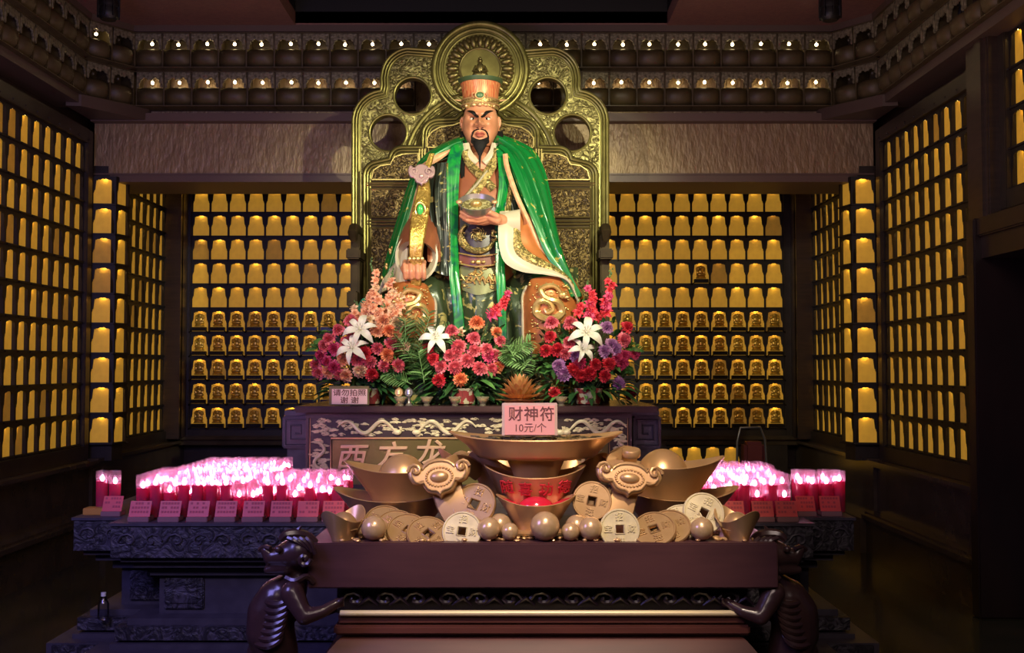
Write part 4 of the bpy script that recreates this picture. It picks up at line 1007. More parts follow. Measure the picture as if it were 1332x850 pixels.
# ---- sceptre in the fist, bowl on the open hand: things of their own
FYs = FY - .03
def ruyi_outline(w, h):
    k = []
    for x, z in ((0, -.54), (.05, -.47), (.14, -.42), (.30, -.40), (.42, -.34), (.50, -.24), (.56, -.14), (.70, -.16), (.86, -.10), (.97, .04), (1.0, .20), (.93, .36), (.80, .43), (.66, .38), (.58, .26), (.48, .36), (.34, .44), (.16, .48), (0, .49)):
        k.append((x * w / 2, z * h))
    return k + [(-x, z) for x, z in k[-2:0:-1]]
e = empty('ruyi_sceptre', P(541, 348, FYs), 'gold ruyi sceptre with jade oval held upright in the statue\'s fist', 'sceptre')
mb = MB(); pts = [(562, 200, 7.86), (553, 228, 7.82), (551, 250, 7.775), (547, 275, 7.72), (543, 305, 7.66), (541, 330, 7.655), (541, 372, 7.73)]
c = spline([P(*p) for p in pts], 40); w = [cr([Vector((q, 0, 0)) for q in (.02, .032, .052, .064, .060, .050, .04)], i / 39).x for i in range(40)]
rs = []
for i, p in enumerate(c):
    rs.append([(p.x + w[i] * cos(2 * pi * j / 20), p.y + .016 * sin(2 * pi * j / 20) * (1 + .5 * (abs(cos(2 * pi * j / 20)) > .8)), p.z) for j in range(20)])
mb.rings(rs, True, True, True); under(mb.build('sceptre_shaft', mat('sceptre_gold', srgb(222, 186, 98), .28, .7, c2=srgb(170, 132, 58), scale=20, kind='swirl', bump=.5, bscale=20)), e)
p = P(549, 229, 7.80)
hd = setm(plate([ruyi_outline(.20, .165)], .035, .008), mat('sceptre_head_purple_gold', srgb(170, 138, 138), .3, .4)); ho = obj('sceptre_head', hd); ho.location = (p.x, 7.76, p.z); ho.rotation_euler = (-.15, 0, .1); under(ho, e)
mb = MB()
for s_ in (-1, 1): mb.tube([(p.x + s_ * (.052 + (.030 - t * .0026) * cos(t * .7)), 7.738, p.z + .022 + (.030 - t * .0026) * sin(t * .7)) for t in range(11)], .0065, 6)
mb.tube([(p.x + a * .1, 7.738, p.z + b * .1) for a, b in ((-.55, -.22), (-.2, -.42), (0, -.62), (.2, -.42), (.55, -.22))], .006, 6).sphere((p.x, 7.74, p.z - .012), (.020, .012, .018), 10); under(mb.build('head_scroll', mat('lilac_gold', srgb(196, 166, 160), .3, .4)), e)
q = P(546.5, 273, 7.70); under(MB().sphere(q, (.024, .012, .042), 16).build('jade_oval', mat('bright_jade', srgb(60, 178, 84), .2)), e)
under(MB().torus((q.x, q.y + .002, q.z), .036, .007, 28, 8, sz=1.45).build('oval_setting', m_relief), e)
q = P(541, 337, 7.64); mb = MB()
for dx in (-.045, -.015, .015, .045): mb.sphere((q.x + dx, q.y - .004, q.z), (.016, .014, .018), 8)
under(mb.build('shaft_knobs', m_relief), e)
bc = P(620.5, 277, HY - .035)
e = empty('offering_bowl', bc, 'pewter bowl with gold ingot resting on the statue\'s raised palm', 'bowl')
mb = MB(); u_ = 7.7 / F
prof = [(0, 0), (.07, .0), (.085, .012), (.105, .035), (.122, .070), (.136, .092), (.139, .096), (.131, .097), (.118, .07), (.10, .04), (.07, .022), (0, .02)]
M_ = Matrix.Translation(bc) @ Matrix.Rotation(radians(38), 4, 'X') @ Matrix.Diagonal((1, .92, .95, 1))
mb.lathe(prof, 36, M=M_); mb2 = MB()
under(mb.build('bowl_body', mat('pewter', srgb(168, 160, 158), .28, .7)), e)
for s_ in (-1, 1): under(MB().sphere((s_ * .128, -.01, .100), (.024, .022, .016), 12, M=M_).build('bowl_handle', m_champ), e)
mb = MB(); mb.sphere((0, 0, .066), (.112, .112, .008), 24, M=M_); under(mb.build('bowl_contents', mat('bowl_lining', srgb(190, 180, 128), .4, .1, c2=srgb(120, 110, 66), scale=40, thresh=(.45, .5))), e)
mb = MB(); mb.sphere((-.005, -.01, .084), (.044, .036, .034), 14, M=M_); under(mb.build('gold_nugget', m_relief), e)
# ================================================================== OFFERING TABLE (front)
TZ = .80; TY0, TY1 = 4.86, 5.72
TX = P(706, 705, TY0).x
tx0, tx1 = P(400, 705, TY0).x, P(1012, 705, TY0).x
root_tab = empty('offering_table', (TX, TY0, 0), 'maroon offering table with carved dragon supports holding the golden treasure heap', 'table')
under(MB().box(tx0, tx1, TY0, TY1, TZ - .205, TZ, bv=.006).build('tray_top', m_table), root_tab)
under(MB().box(tx0 + .12, tx1 - .12, TY0 + .10, TY1 - .1, TZ - .34, TZ - .205).build('apron_box', mat('apron_black', srgb(34, 24, 30), .4)), root_tab)
mb = MB(); rr = random.Random(5)
for i in range(13):
    cx = tx0 + .2 + i * (tx1 - tx0 - .4) / 12; s_ = 1 if i % 2 else -1
    pts = [(cx + s_ * .055 * (1 - t / 10) * cos(t * .8), TY0 + .085, TZ - .27 + .040 * (1 - t / 10) * sin(t * .8)) for t in range(10)]
    mb.tube(pts, .011, 6); mb.tube([(cx + .02, TY0 + .09, TZ - .30), (cx + .07, TY0 + .08, TZ - .262), (cx + .11, TY0 + .09, TZ - .30)], [.006, .012, .005], 6)
under(mb.build('apron_scrolls', mat('apron_scroll_wood', srgb(58, 44, 56), .3, coat=.3)), root_tab)
sy = TY0 + .06
sx0, sx1 = P(440, 798, sy).x, P(970, 798, sy).x; sz = P(700, 798, sy).z
under(MB().box(sx0, sx1, sy, sy + .6, sz - .05, sz - .008, bv=.006).box(sx0 - .02, sx1 + .02, sy - .01, sy + .6, sz - .10, sz - .055, bv=.01).build('shelf', m_body), root_tab)
under(MB().tube([(sx0 + .01, sy - .005, sz), (sx1 - .01, sy - .005, sz)], .0145, 10).build('gilt_rail', mat('gilt_rail', srgb(232, 212, 164), .35, .2)), root_tab)
mb = MB(); rs = []   # bombe body flaring to the floor
for t in range(15):
    v = t / 14; z = (sz - .10) * (1 - v); o = .30 * sin(min(1, v * 1.15) * pi / 2) ** .9 - .04
    if v < .06: o -= .015
    rs.append([(sx0 - o * .6, sy - o * .55, z), (sx1 + o * .6, sy - o * .55, z), (sx1 + o * .6, sy + .6 + o * .2, z), (sx0 - o * .6, sy + .6 + o * .2, z)])
mb.rings(rs, True, True, True); under(mb.build('bombe_body', m_body), root_tab)
# dragon shaped supports
def dragon(s_):
    mb = MB(); y = TY0 + (.0 if s_ > 0 else .12); ox = 0 if s_ > 0 else 26
    def D(px, py, dy=0):
        p = P(px + ox * (-1 if s_ < 0 else 0), py, y + dy) if s_ > 0 else P(2 * 706 - px - ox, py, y + dy)
        return p
    body = [((360, 850), .10), ((352, 822), .112), ((352, 798), .108), ((362, 780), .10), ((376, 768), .085), ((386, 752), .06), ((388, 735), .055)]
    for (a, r0), (b, r1) in zip(body[:-1], body[1:]): rcone(mb, D(*a, .08), D(*b, .08 if b[1] > 760 else .04), r0, r1, 16)
    rcone(mb, D(346, 850, .1), D(344, 890, .1), .09, .06)
    for f in (390, 376): rcone(mb, D(388, 718, 0), D(f, 722, -.0), .075, .065)
    rcone(mb, D(376, 722, -.01), D(352, 726, -.02), .06, .034); rcone(mb, D(352, 726, -.02), D(346, 716, -.02), .034, .026)
    rcone(mb, D(372, 738, -.01), D(348, 742, -.02), .04, .02)
    for dy in (-.10, .16):   # arms reaching under the tray to the shelf
        k = 0 if dy < 0 else 6
        rcone(mb, D(380, 772, .0 + dy * .6), D(396, 803, dy), .055, .038); rcone(mb, D(396, 803, dy), D(420, 796, dy + .02), .038, .028); rcone(mb, D(420, 796, dy + .02), D(440, 784 + k, dy + .06), .028, .022)
        for i in (-1, 0, 1): rcone(mb, D(438, 785 + k, dy + .06), D(447, 784 + i * 5, dy + .05 + i * .015), .014, .009, 8)
    me = blob(mb, .009, 3)
    o = under(obj('dragon_support', setm(me, MATS['dragon_wood'])), root_tab)
    d = MB()
    for i in range(7):   # ribs
        py = 782 + i * 9; cx = 366 - i * 2.2
        pts = [D(cx + 15, py - 12, -.03), D(cx + 9, py - 1, -.045), D(cx - 4, py + 5, -.04), D(cx - 18, py + 2, -.005), D(cx - 25, py - 6, .04)]
        d.tube(spline(pts, 12), [.008 + .010 * sin(pi * q / 11) for q in range(12)], 8)
    under(d.build('ribs', MATS['dragon_wood']), o)
    d = MB()
    for i in range(9):   # spine fins
        a = D(368 - i * 6.5 + max(0, i - 4) * 4, 766 + i * 5 + max(0, i - 4) * 4.5, .08); b = D(360 - i * 6.5 + max(0, i - 4) * 4, 758 + i * 6 + max(0, i - 4) * 4.5, .08)
        d.tube([a, (a + b) / 2, b], [.03, .018, .002], 6)
    under(d.build('spine_fins', MATS['dragon_wood']), o)
    d = MB()
    d.tube(spline([D(364, 703, -.03), D(372, 696, -.02), D(388, 695, 0), D(402, 699, .02), D(412, 706, .03)], 20), [.012 + .012 * sin(pi * q / 19) for q in range(20)], 8)
    for k in range(4): d.tube(spline([D(374 + k * 8, 700, -.05), D(384 + k * 7, 704 + k, -.06), D(398 + k * 4, 712 + k * 3, -.05)], 10), .010, 6)
    pts = [D(396 + (9 - t * .9) * cos(t * .85), 728 + (9 - t * .9) * sin(t * .85), -.07) for t in range(10)]
    d.tube(pts, .012, 6); d.tube(spline([D(388, 690, 0), D(392, 684, 0)], 5), [.012, .01, .008, .005, .002], 6)
    d.tube(spline([D(372, 752, -.03), D(384, 756, -.05), D(398, 750, -.03), D(408, 758, 0)], 14), .014, 6)
    under(d.build('mane', MATS['dragon_wood']), o)
    d = MB(); d.sphere(D(362, 715, -.065), .017, 10); d.tube(spline([D(338, 716, -.01), D(344, 712, -.03), D(352, 714, -.05)], 8), .012, 6)
    for k in range(5): d.tube([D(348 + k * 5, 731, -.04), D(349 + k * 5, 736, -.04)], [.007, .001], 6)
    under(d.build('face_details', MATS['dragon_wood']), o)
mat('dragon_wood', srgb(74, 50, 50), .28, c2=srgb(60, 42, 44), scale=6, coat=.4)
dragon(1); dragon(-1)

# ================================================================== TREASURE
def yuanbao(W, D, H, rise, base=.52, dome=.34, p=2.4, m=None, domem=None, curl=.0, name='gold_ingot', label='', M=None, group=None, cat='ingot', open_=False):
    e = empty(name, M.translation, label, cat, group); n = 64
    def ring(k, z, zr, inn=1.0):
        out = []
        for j in range(n):
            a = 2 * pi * j / n; c, s = cos(a), sin(a)
            out.append((W / 2 * k * inn * c, D / 2 * k * inn * s, z + zr * abs(c) ** p))
        return out
    mb = MB()
    rs = []
    for t in range(9):
        v = t / 8; k = base + (1 - base) * v ** 1.25; rs.append(ring(k, H * v, rise * v ** 1.6))
    rs += [ring(.985, H * 1.015, rise, 1), ring(.955, H * 1.0, rise)]
    for t in range(1, 6):
        v = t / 5; rs.append(ring(.955 - .35 * v, H * (1 - .38 * v), rise * (1 - v) ** 1.6))
    rs.append(ring(.3, H * .60, 0)); rs.append(ring(.02, H * .60, 0))
    mb.rings(rs, True, True, True, M=M); b = mb.build('ingot_boat', m or m_champ); under(b, e)
    if dome:
        d = MB(); rs = []
        for t in range(11):
            a = pi / 2 * t / 10; r = dome * W * cos(a) if t < 10 else .001
            rs.append([(r * cos(2 * pi * j / 40), min(r, D * .43 * cos(a) if t < 10 else .001) * sin(2 * pi * j / 40), H * .55 + (H * .45 + dome * W * .62) * sin(a)) for j in range(40)])
        d.rings(rs, True, False, True, M=M); under(d.build('ingot_dome', domem or m or m_champ), e)
    return e
def T(px, py, Y, rz=0, rx=0, ry=0):
    return Matrix.Translation(P(px, py, Y)) @ Matrix.Rotation(rz, 4, 'Z') @ Matrix.Rotation(ry, 4, 'Y') @ Matrix.Rotation(rx, 4, 'X')
def TT(px, Y, z, rz=0, rx=0, ry=0):
    return Matrix.Translation((P(px, 650, Y).x, Y, z)) @ Matrix.Rotation(rz, 4, 'Z') @ Matrix.Rotation(ry, 4, 'Y') @ Matrix.Rotation(rx, 4, 'X')
# back pairs of big ingots: lower boat with the upper one nested on it
yuanbao(.62, .42, .15, .05, dome=0, M=TT(515, 5.33, TZ), label='large champagne gold ingot at the left back of the tray, lying under another', name='gold_ingot', group='large ingots at the back of the tray')
yuanbao(.58, .40, .15, .045, dome=.22, M=TT(523, 5.36, TZ + .135, rz=.08), label='large domed gold ingot on top of the left pile', group='large ingots at the back of the tray')
yuanbao(.62, .42, .15, .05, dome=0, M=TT(880, 5.38, TZ), label='large champagne gold ingot at the right back of the tray, lying under another', group='large ingots at the back of the tray')
yuanbao(.62, .40, .17, .05, dome=.22, M=TT(862, 5.36, TZ + .135, rz=-.1), label='large domed gold ingot on top of the right pile', group='large ingots at the back of the tray')
# centre: boat with red letters, pedestal dish, front ingot with red hollow
e = yuanbao(.50, .34, .215, .05, base=.50, dome=0, M=TT(696, 5.22, TZ + .055), label='central upright gold ingot with red lettering on its front', name='lettered_ingot')
m_red = mat('red_paint', srgb(214, 52, 62), .4)
for i, ch in enumerate('随喜功德'):
    th = (-1.5 + i) * .47; v = .74; k = .50 + .50 * v ** 1.25
    x = .50 / 2 * k * sin(th); y = -.34 / 2 * k * cos(th) - .014
    o = obj('red_character', setm(glyphs(ch, .072, .004, .0004), m_red)); M = TT(696, 5.22, TZ + .055) @ Matrix.Translation((x, y, .215 * v + .05 * sin(th) ** 2 * .5)) @ Matrix.Rotation(th * .7, 4, 'Z') @ Matrix.Rotation(.38, 4, 'X')
    o.matrix_basis = M; under(o, e)
e = empty('pedestal_dish', P(697, 600, 5.24), 'wide boat shaped gold dish on a conical neck, above the red lettering', 'dish')
M = TT(697, 5.24, TZ + .235)
mb = MB(); rs = []
for r, z in ((.10, 0), (.115, .05), (.155, .14), (.165, .15)): rs.append([(r * cos(2 * pi * j / 40), r * .85 * sin(2 * pi * j / 40), z) for j in range(40)])
mb.rings(rs, True, True, True, M=M); under(mb.build('dish_neck', m_champ), e)
zd = P(697, 597, 5.1).z
mb = MB(); rs = []; W, D = .86, .42
def dr(k, kd, z, rise): return [(W / 2 * k * cos(2 * pi * j / 72), D / 2 * kd * sin(2 * pi * j / 72), z + rise * abs(cos(2 * pi * j / 72)) ** 3) for j in range(72)]
for k, kd, z, ri in ((.52, .70, 0, 0), (.66, .80, .008, .0), (.70, .84, .02, .004), (.80, .92, .058, .012), (.96, 1.0, .092, .028), (1.0, 1.02, .098, .032), (.99, 1.0, .104, .032), (.95, .97, .10, .026), (.80, .88, .085, .01), (.4, .4, .082, 0), (.02, .02, .082, 0)): rs.append(dr(k, kd, z, ri))
mb.rings(rs, True, True, True, M=TT(697, 5.24, zd - .012)); under(mb.build('dish_bowl', m_champ), e)
zt_ = zd - .012 + .09
mb = MB(); rr = random.Random(9)
for i in range(260):
    a = rr.uniform(0, 2 * pi); q = sqrt(rr.random()); x = .37 * q * cos(a); y = .165 * q * sin(a)
    mb.box(-.022, .022, -.008, .008, -.002, .002, M=TT(697, 5.24, zt_ + .004 + rr.uniform(0, .012)) @ Matrix.Translation((x, y, 0)) @ Matrix.Rotation(rr.uniform(0, 3), 4, 'Z') @ Matrix.Rotation(rr.uniform(-.4, .4), 4, 'X'))
o = mb.build('dish_offerings', mat('amulet_packets', srgb(150, 130, 84), .5, c2=srgb(60, 52, 40), scale=14, thresh=(.45, .55))); tag(o, 'loose small amulet packets filling the wide gold dish', 'amulets', kind='stuff')
# front ingot with the red hollow
M = TT(697, 5.06, TZ + .035)
e = yuanbao(.38, .24, .120, .042, base=.5, dome=0, M=M, label='small gold ingot with a glossy red hollow, in front of the lettered ingot', name='red_lined_ingot')
m_rg = mat('red_gloss', srgb(222, 40, 66), .15, coat=.6)
mb = MB(); rs = []
for k, z, ri in ((.93, .114, .036), (.80, .110, .024), (.62, .104, .008), (.3, .098, 0), (.02, .098, 0)): rs.append([(.19 * k * cos(2 * pi * j / 48), .12 * k * sin(2 * pi * j / 48), z + ri * abs(cos(2 * pi * j / 48)) ** 2.4) for j in range(48)])
mb.rings(rs, True, False, True, M=M); mb.sphere((0, -.02, .100), (.085, .065, .055), 24, M=M); under(mb.build('red_hollow', m_rg), e)
mb = MB(); mb.rings([[(a * cos(2 * pi * j / 40), a * .6 * sin(2 * pi * j / 40), z) for j in range(40)] for a, z in ((.075, -.035), (.16, -.02), (.165, -.01), (.07, .005))], True, True, True, M=M); under(mb.build('ingot_foot', m_champ), e)
# small corner ingots, seen end on
yuanbao(.26, .17, .085, .06, dome=.26, M=TT(447, 4.97, TZ, rz=1.1), label='small gold ingot standing at the left front corner of the tray', group='small ingots at the tray corners')
yuanbao(.26, .17, .085, .06, dome=.26, M=TT(958, 4.97, TZ, rz=-1.1), label='small gold ingot standing at the right front corner of the tray', group='small ingots at the tray corners')
# upturned crests of further ingots behind the neck
yuanbao(.40, .3, .14, .10, dome=0, M=TT(652, 5.50, TZ + .14, rz=.9), label='dark curved gold ingot standing behind the neck, left of the lettered ingot')
yuanbao(.40, .3, .14, .10, dome=0, M=TT(750, 5.50, TZ + .13, rz=-.9), label='dark curved gold ingot standing behind the neck, right of the lettered ingot')
yuanbao(.26, .17, .085, .06, dome=.26, M=TT(600, 5.52, TZ + .24, rz=.6), label='small gold ingot peeking out behind the left cloud headed sceptre', group='small ingots behind the sceptres')

# ruyi sceptres
def ruyi(px, py, Y, w, h, s_, label):
    c = P(px, py, Y)
    e = empty('ruyi_sceptre', c, label, 'sceptre', 'gold cloud headed sceptres on the treasure heap')
    Mh = Matrix.Translation(c) @ Matrix.Rotation(s_ * .10, 4, 'Y') @ Matrix.Rotation(-.30, 4, 'X')
    o = obj('sceptre_head', setm(plate([ruyi_outline(w, h)], .055, .016, 3), m_champ)); o.matrix_basis = Mh; under(o, e)
    mb = MB()
    L = ruyi_outline(w * .86, h * .80); mb.tube([(x, -.030, z) for x, z in L + L[:1]], .0045, 6, M=Mh)
    for q in (-1, 1):
        pts = [(q * (w * .37 + (.036 - t * .0035) * cos(t * .7)), -.028 - t * .0012, h * .20 + (.036 - t * .0035) * sin(t * .7)) for t in range(11)]
        mb.tube(pts, .009, 8, M=Mh)
    under(mb.build('head_scroll', m_champ), o)
    mb = MB(); mb.sphere((0, -.026, .0), (w * .15, .022, h * .15), 20, M=Mh); under(mb.build('cabochon', m_champ), o)
    mb = MB()
    for i in range(26):
        a = 2 * pi * i / 26; mb.sphere((w * .205 * cos(a), -.029, h * .235 * sin(a)), .0065, 6, M=Mh)
    under(mb.build('bead_ring', m_champ), o)
    return e, c
def slab(pts, w, th, m, name, e):
    c = spline(pts, 30); mb = MB(); rs = []
    for i, p in enumerate(c):
        t = (c[min(i + 1, 29)] - c[max(i - 1, 0)]).normalized(); side = Vector((0, -1, 0)).cross(t); side.normalize(); nn = t.cross(side)
        rs.append([p + side * (w / 2) * a + nn * th * b for a, b in ((-1, 0), (-.9, -.8), (0, -1), (.9, -.8), (1, 0), (.9, .8), (0, 1), (-.9, .8))])
    mb.rings(rs, True, True, True); return under(mb.build(name, m), e)
e, c = ruyi(572, 622, 5.06, .30, .19, -1, 'gold cloud headed sceptre leaning left of the lettered ingot')
slab([P(580, 630, 5.10), P(590, 660, 5.06), P(612, 688, 5.02), P(630, 706, 4.99)], .15, .018, m_champ, 'sceptre_handle', e)
slab([P(578, 616, 5.12), P(590, 604, 5.2), P(606, 604, 5.3), P(624, 616, 5.4)], .09, .016, m_champ, 'sceptre_handle', e)
e, c = ruyi(818, 624, 5.06, .32, .17, 1, 'gold cloud headed sceptre leaning right of the lettered ingot')
slab([P(814, 634, 5.10), P(808, 660, 5.06), P(800, 688, 5.02), P(796, 706, 4.99)], .13, .018, m_champ, 'sceptre_handle', e)
slab([P(806, 616, 5.12), P(800, 600, 5.2), P(812, 592, 5.28), P(826, 594, 5.36)], .09, .018, m_champ, 'sceptre_handle', e)
o = MB().lathe([(0, 0), (.042, 0), (.046, .008), (.046, .03), (.042, .036), (0, .036)], 28, M=T(821, 594, 5.2, rx=.25)).build('sceptre_button', m_champ); under(o, e)

# coins
def coin_mesh(m):
    r = .098
    mb = MB(); mb.mesh_from(plate([circ(0, 0, r, 48), [(-.019, -.019), (.019, -.019), (.019, .019), (-.019, .019)]], .018, .003))
    mb.torus((0, -.009, 0), r - .006, .005, 48, 6)
    for k in range(4):
        a = [(-.021, -.021), (.021, -.021), (.021, .021), (-.021, .021)]
    mb.tube([(-.022, -.010, -.022), (.022, -.010, -.022), (.022, -.010, .022), (-.022, -.010, .022), (-.022, -.010, -.022)], .0035, 5)
    for ch, x, z in (('招', 0, .057), ('财', .057, 0), ('进', 0, -.057), ('宝', -.057, 0)):
        mb.mesh_from(glyphs(ch, .042, .0035, .0006), Matrix.Translation((x, -.010, z)))
    return mb.data('coin', m)
cg = coin_mesh(mat('coin_gold', srgb(216, 178, 128), .3, .62, c2=srgb(200, 160, 110), scale=9)); cp_ = coin_mesh(m_pale)
coins = [ # px,py,Y, tilt x, yaw, roll, mesh, scale, label
    (617, 657, 5.04, -.45, .25, .3, 0, 1.08, 'large gold coin leaning behind, under the left sceptre head'),
    (601, 692, 4.94, -.35, .12, .1, 1, .95, 'pale gold coin standing upright right of the left coin fan'),
    (557, 696, 4.95, -.75, .62, .2, 0, .98, 'gold coin lying topmost at the right end of the left coin fan'),
    (531, 692, 4.985, -.7, .66, .1, 0, .98, 'gold coin second from the right in the left coin fan'),
    (516, 687, 5.02, -.65, .66, .3, 0, .98, 'gold coin third from the right in the left coin fan'),
    (501, 681, 5.06, -.6, .66, .0, 0, .98, 'gold coin at the back left end of the left coin fan'),
    (770, 652, 5.06, -.25, .10, .2, 0, .96, 'gold coin standing right of the red lined ingot'),
    (779, 655, 5.10, -.25, .10, .2, 0, .96, 'gold coin tucked behind the coin right of the red lined ingot'),
    (806, 689, 4.93, -.22, -.05, .0, 1, .96, 'pale gold coin standing upright right of the pearl trio'),
    (851, 690, 4.95, -.6, -.58, .2, 0, .98, 'gold coin at the front of the right coin fan'),
    (871, 687, 4.99, -.6, -.58, .1, 0, .98, 'gold coin second in the right coin fan'),
    (887, 680, 5.03, -.5, -.52, .1, 1, .98, 'pale coin third in the right coin fan, below the brightest coin'),
    (915, 668, 5.05, -.42, -.08, .5, 1, 1.02, 'bright pale coin with glowing square hole resting on the right coin fan')]
for px, py, Y, rx, rz, ry, k, sc, L in coins:
    o = bpy.data.objects.new('gold_coin', cp_ if k else cg); COL.objects.link(o)
    fan = abs(rz) > .5
    o.matrix_basis = T(px, py, Y, rz=(-.25 if fan and rz > 0 else .25 if fan else -rz), ry=(.40 if rz > 0 else -.40) if fan else 0, rx=-.92 if fan else rx) @ Matrix.Rotation(ry, 4, 'Y') @ Matrix.Scale(sc * (1.06 if fan else 1), 4)
    tag(o, L, 'coin', 'gold coins heaped on the tray')
# pearls
m_pearl = mat('gold_pearl', srgb(220, 186, 142), .27, .35, c2=srgb(210, 174, 130), scale=3, coat=.3)
ps = MB().sphere((0, 0, 0), 1, 32).data('pearl', m_pearl)
for px, py, r, Y, L in ((486, 697, 16, 4.93, 'gold pearl at the left end of the tray beside the corner ingot'), (471, 687, 10, 5.03, 'half hidden small gold pearl behind the left corner ingot'),
    (650, 676, 15.5, 5.02, 'upper gold pearl of the left trio beside the red lined ingot'), (636, 697, 15, 4.93, 'left lower gold pearl of the left trio'), (663, 702, 11.5, 4.93, 'small gold pearl right of the left trio'),
    (709, 693, 19, 4.92, 'largest gold pearl in the middle of the tray'), (742, 701, 12, 4.92, 'small gold pearl right of the largest pearl'), (750, 676, 15, 5.0, 'upper gold pearl of the right trio beside the red lined ingot'),
    (768, 692, 15.5, 4.93, 'right lower gold pearl of the right trio, touching the pale coin'), (913, 693, 15, 4.93, 'gold pearl below the brightest coin beside the right corner ingot')):
    o = bpy.data.objects.new('gold_pearl', ps); COL.objects.link(o); rr_ = r * Y / F; p = P(px, py, Y)
    if abs(p.z - rr_ - TZ) < .04: p.z = TZ + rr_
    o.location = p; o.scale = (rr_,) * 3; tag(o, L, 'pearl', 'gold pearls scattered on the tray')
# loose gold granules lying between the pieces
mb = MB(); rr = random.Random(2)
for i in range(220):
    x = rr.uniform(tx0 + .08, tx1 - .08); y = rr.uniform(TY0 + .03, TY0 + .35); mb.sphere((x, y, TZ + .006), (rr.uniform(.008, .02), rr.uniform(.008, .016), .008), 6)
tag(mb.build('gold_nuggets', m_champ), 'loose bits of gold scattered between pearls and coins on the tray', 'nuggets', kind='stuff')
# pink price sign standing on the dish
sp = P(689, 546, 5.10); e = empty('price_sign', (sp.x, sp.y, sp.z - .08), 'pink price sign in a clear acrylic stand on the wide gold dish', 'sign')
m_pink = mat('pink_card', srgb(244, 170, 166), .6); m_ink = mat('grey_ink', srgb(120, 70, 70), .6)
w, h = 72 * 5.10 / F / 2, 43 * 5.10 / F / 2
under(MB().box(sp.x - w, sp.x + w, 5.10, 5.112, sp.z - h, sp.z + h, bv=.003).build('acrylic_plate', mat('frosted_acrylic', srgb(214, 186, 178), .2)), e)
pc = under(MB().box(sp.x - w + .013, sp.x + w - .013, 5.095, 5.101, sp.z - h + .006, sp.z + h - .013).build('sign_card', m_pink, smooth=False), e)
o = obj('lettering', setm(glyphs('财神符', .072, .001, .0008, space=1.1), m_ink)); o.location = (sp.x + .008, 5.0945, sp.z + .022); under(o, pc)
o = obj('lettering', setm(glyphs('10元/个', .048, .001), m_ink)); o.location = (sp.x + .002, 5.0945, sp.z - .042); under(o, pc)
# no photo notice on the altar
sp = P(454, 519, 7.42); e = empty('notice_sign', (sp.x, sp.y, AZ), 'small white notice in a clear frame at the left end of the altar top', 'sign')
w, h = 26 * 7.42 / F, 12.5 * 7.42 / F
sz_ = AZ + h + .004
under(MB().box(sp.x - w, sp.x + w, 7.42, 7.435, sz_ - h, sz_ + h, bv=.003).build('acrylic_plate', mat('clear_frame', srgb(128, 116, 78), .2)), e)
pc = under(MB().box(sp.x - w + .02, sp.x + w - .012, 7.414, 7.421, sz_ - h + .008, sz_ + h - .02).build('sign_card', mat('pale_card', srgb(244, 206, 190), .6), smooth=False), e)
for s_, zz in (('请勿拍照', .018), ('谢 谢', -.034)):
    o = obj('lettering', setm(glyphs(s_, .058, .001, .0006), mat('brown_ink', srgb(110, 60, 40), .6) if 'brown_ink' not in MATS else MATS['brown_ink'])); o.location = (sp.x + .004, 7.4135, sz_ + zz); o.scale = (1, 1, .85); under(o, pc)

# ================================================================== CANDLES
mb = MB()
mb.lathe([(.031, 0), (.034, .004), (.0345, .24), (.0335, .243), (.0325, .24), (.032, .01), (0, .008)], 16); gm = mb.data('glass_candle', m_glass)
def waxmesh(h): return MB().lathe([(0, .010), (.0315, .010), (.0315, h), (.024, h - .002), (0, h - .006)], 14).data('wax', m_wax)
wx = [waxmesh(h) for h in (.12, .145, .17, .185)]
fm = MB(); fm.lathe([(0, 0), (.008, .004), (.012, .014), (.010, .024), (0, .038)], 10); fmd = fm.data('flame', m_flame)
m_card = mat('red_acrylic_card', srgb(214, 62, 66), .45, c2=srgb(226, 92, 86), scale=4)
CN = [0]
def candle(x, y, label, group):
    k = R.choice((0, 0, 1, 1, 2, 3)) if y < 6.1 else R.choice((2, 3, 3))
    h = (.12, .145, .17, .185)[k]
    g_ = bpy.data.objects.new('glass_candle', gm); COL.objects.link(g_); g_.location = (x, y, .7605); tag(g_, label, 'candle', group)
    a = bpy.data.objects.new('wax', wx[k]); COL.objects.link(a); a.parent = g_
    b = bpy.data.objects.new('flame', fmd); COL.objects.link(b); b.parent = g_; b.location = (R.uniform(-.004, .004), R.uniform(-.004, .004), h - .002)
    CN[0] += 1
words = ['front', 'second', 'third', 'fourth', 'fifth', 'sixth', 'seventh', 'eighth', 'ninth', 'tenth', 'eleventh', 'twelfth', 'thirteenth', 'fourteenth', 'fifteenth', 'sixteenth', 'seventeenth', 'eighteenth', 'nineteenth']
def field_(x0, nx, y0, ny, side, zone, skip=None, dx=.0745, dy=.085):
    for r in range(ny):
        for c in range(nx):
            if skip and skip(r, c): continue
            x = x0 + c * dx + R.uniform(-.004, .004) + (c // 2) * .006
            candle(x, y0 + r * dy + R.uniform(-.006, .006), 'pink candle, %s row of the %s, %s from its left' % (words[r], zone, words[c] if c else 'first'), 'lit pink glass candles on the %s side' % side)
field_(-2.055, 15, 5.93, 5, 'left', 'front block left of the treasure')
field_(-1.98, 7, 6.42, 8, 'left', 'far block beside the altar', dx=.078, dy=.095)
field_(-2.36, 2, 6.14, 1, 'left', 'pair on the far left wing')
field_(-2.06, 2, 6.36, 1, 'left', 'cluster behind the left front block')
field_(.98, 8, 5.93, 6, 'right', 'front block right of the treasure')
field_(1.02, 8, 6.48, 4, 'right', 'rear block right of the altar', dx=.075, dy=.10)
field_(1.66, 4, 6.14, 2, 'right', 'right wing block')
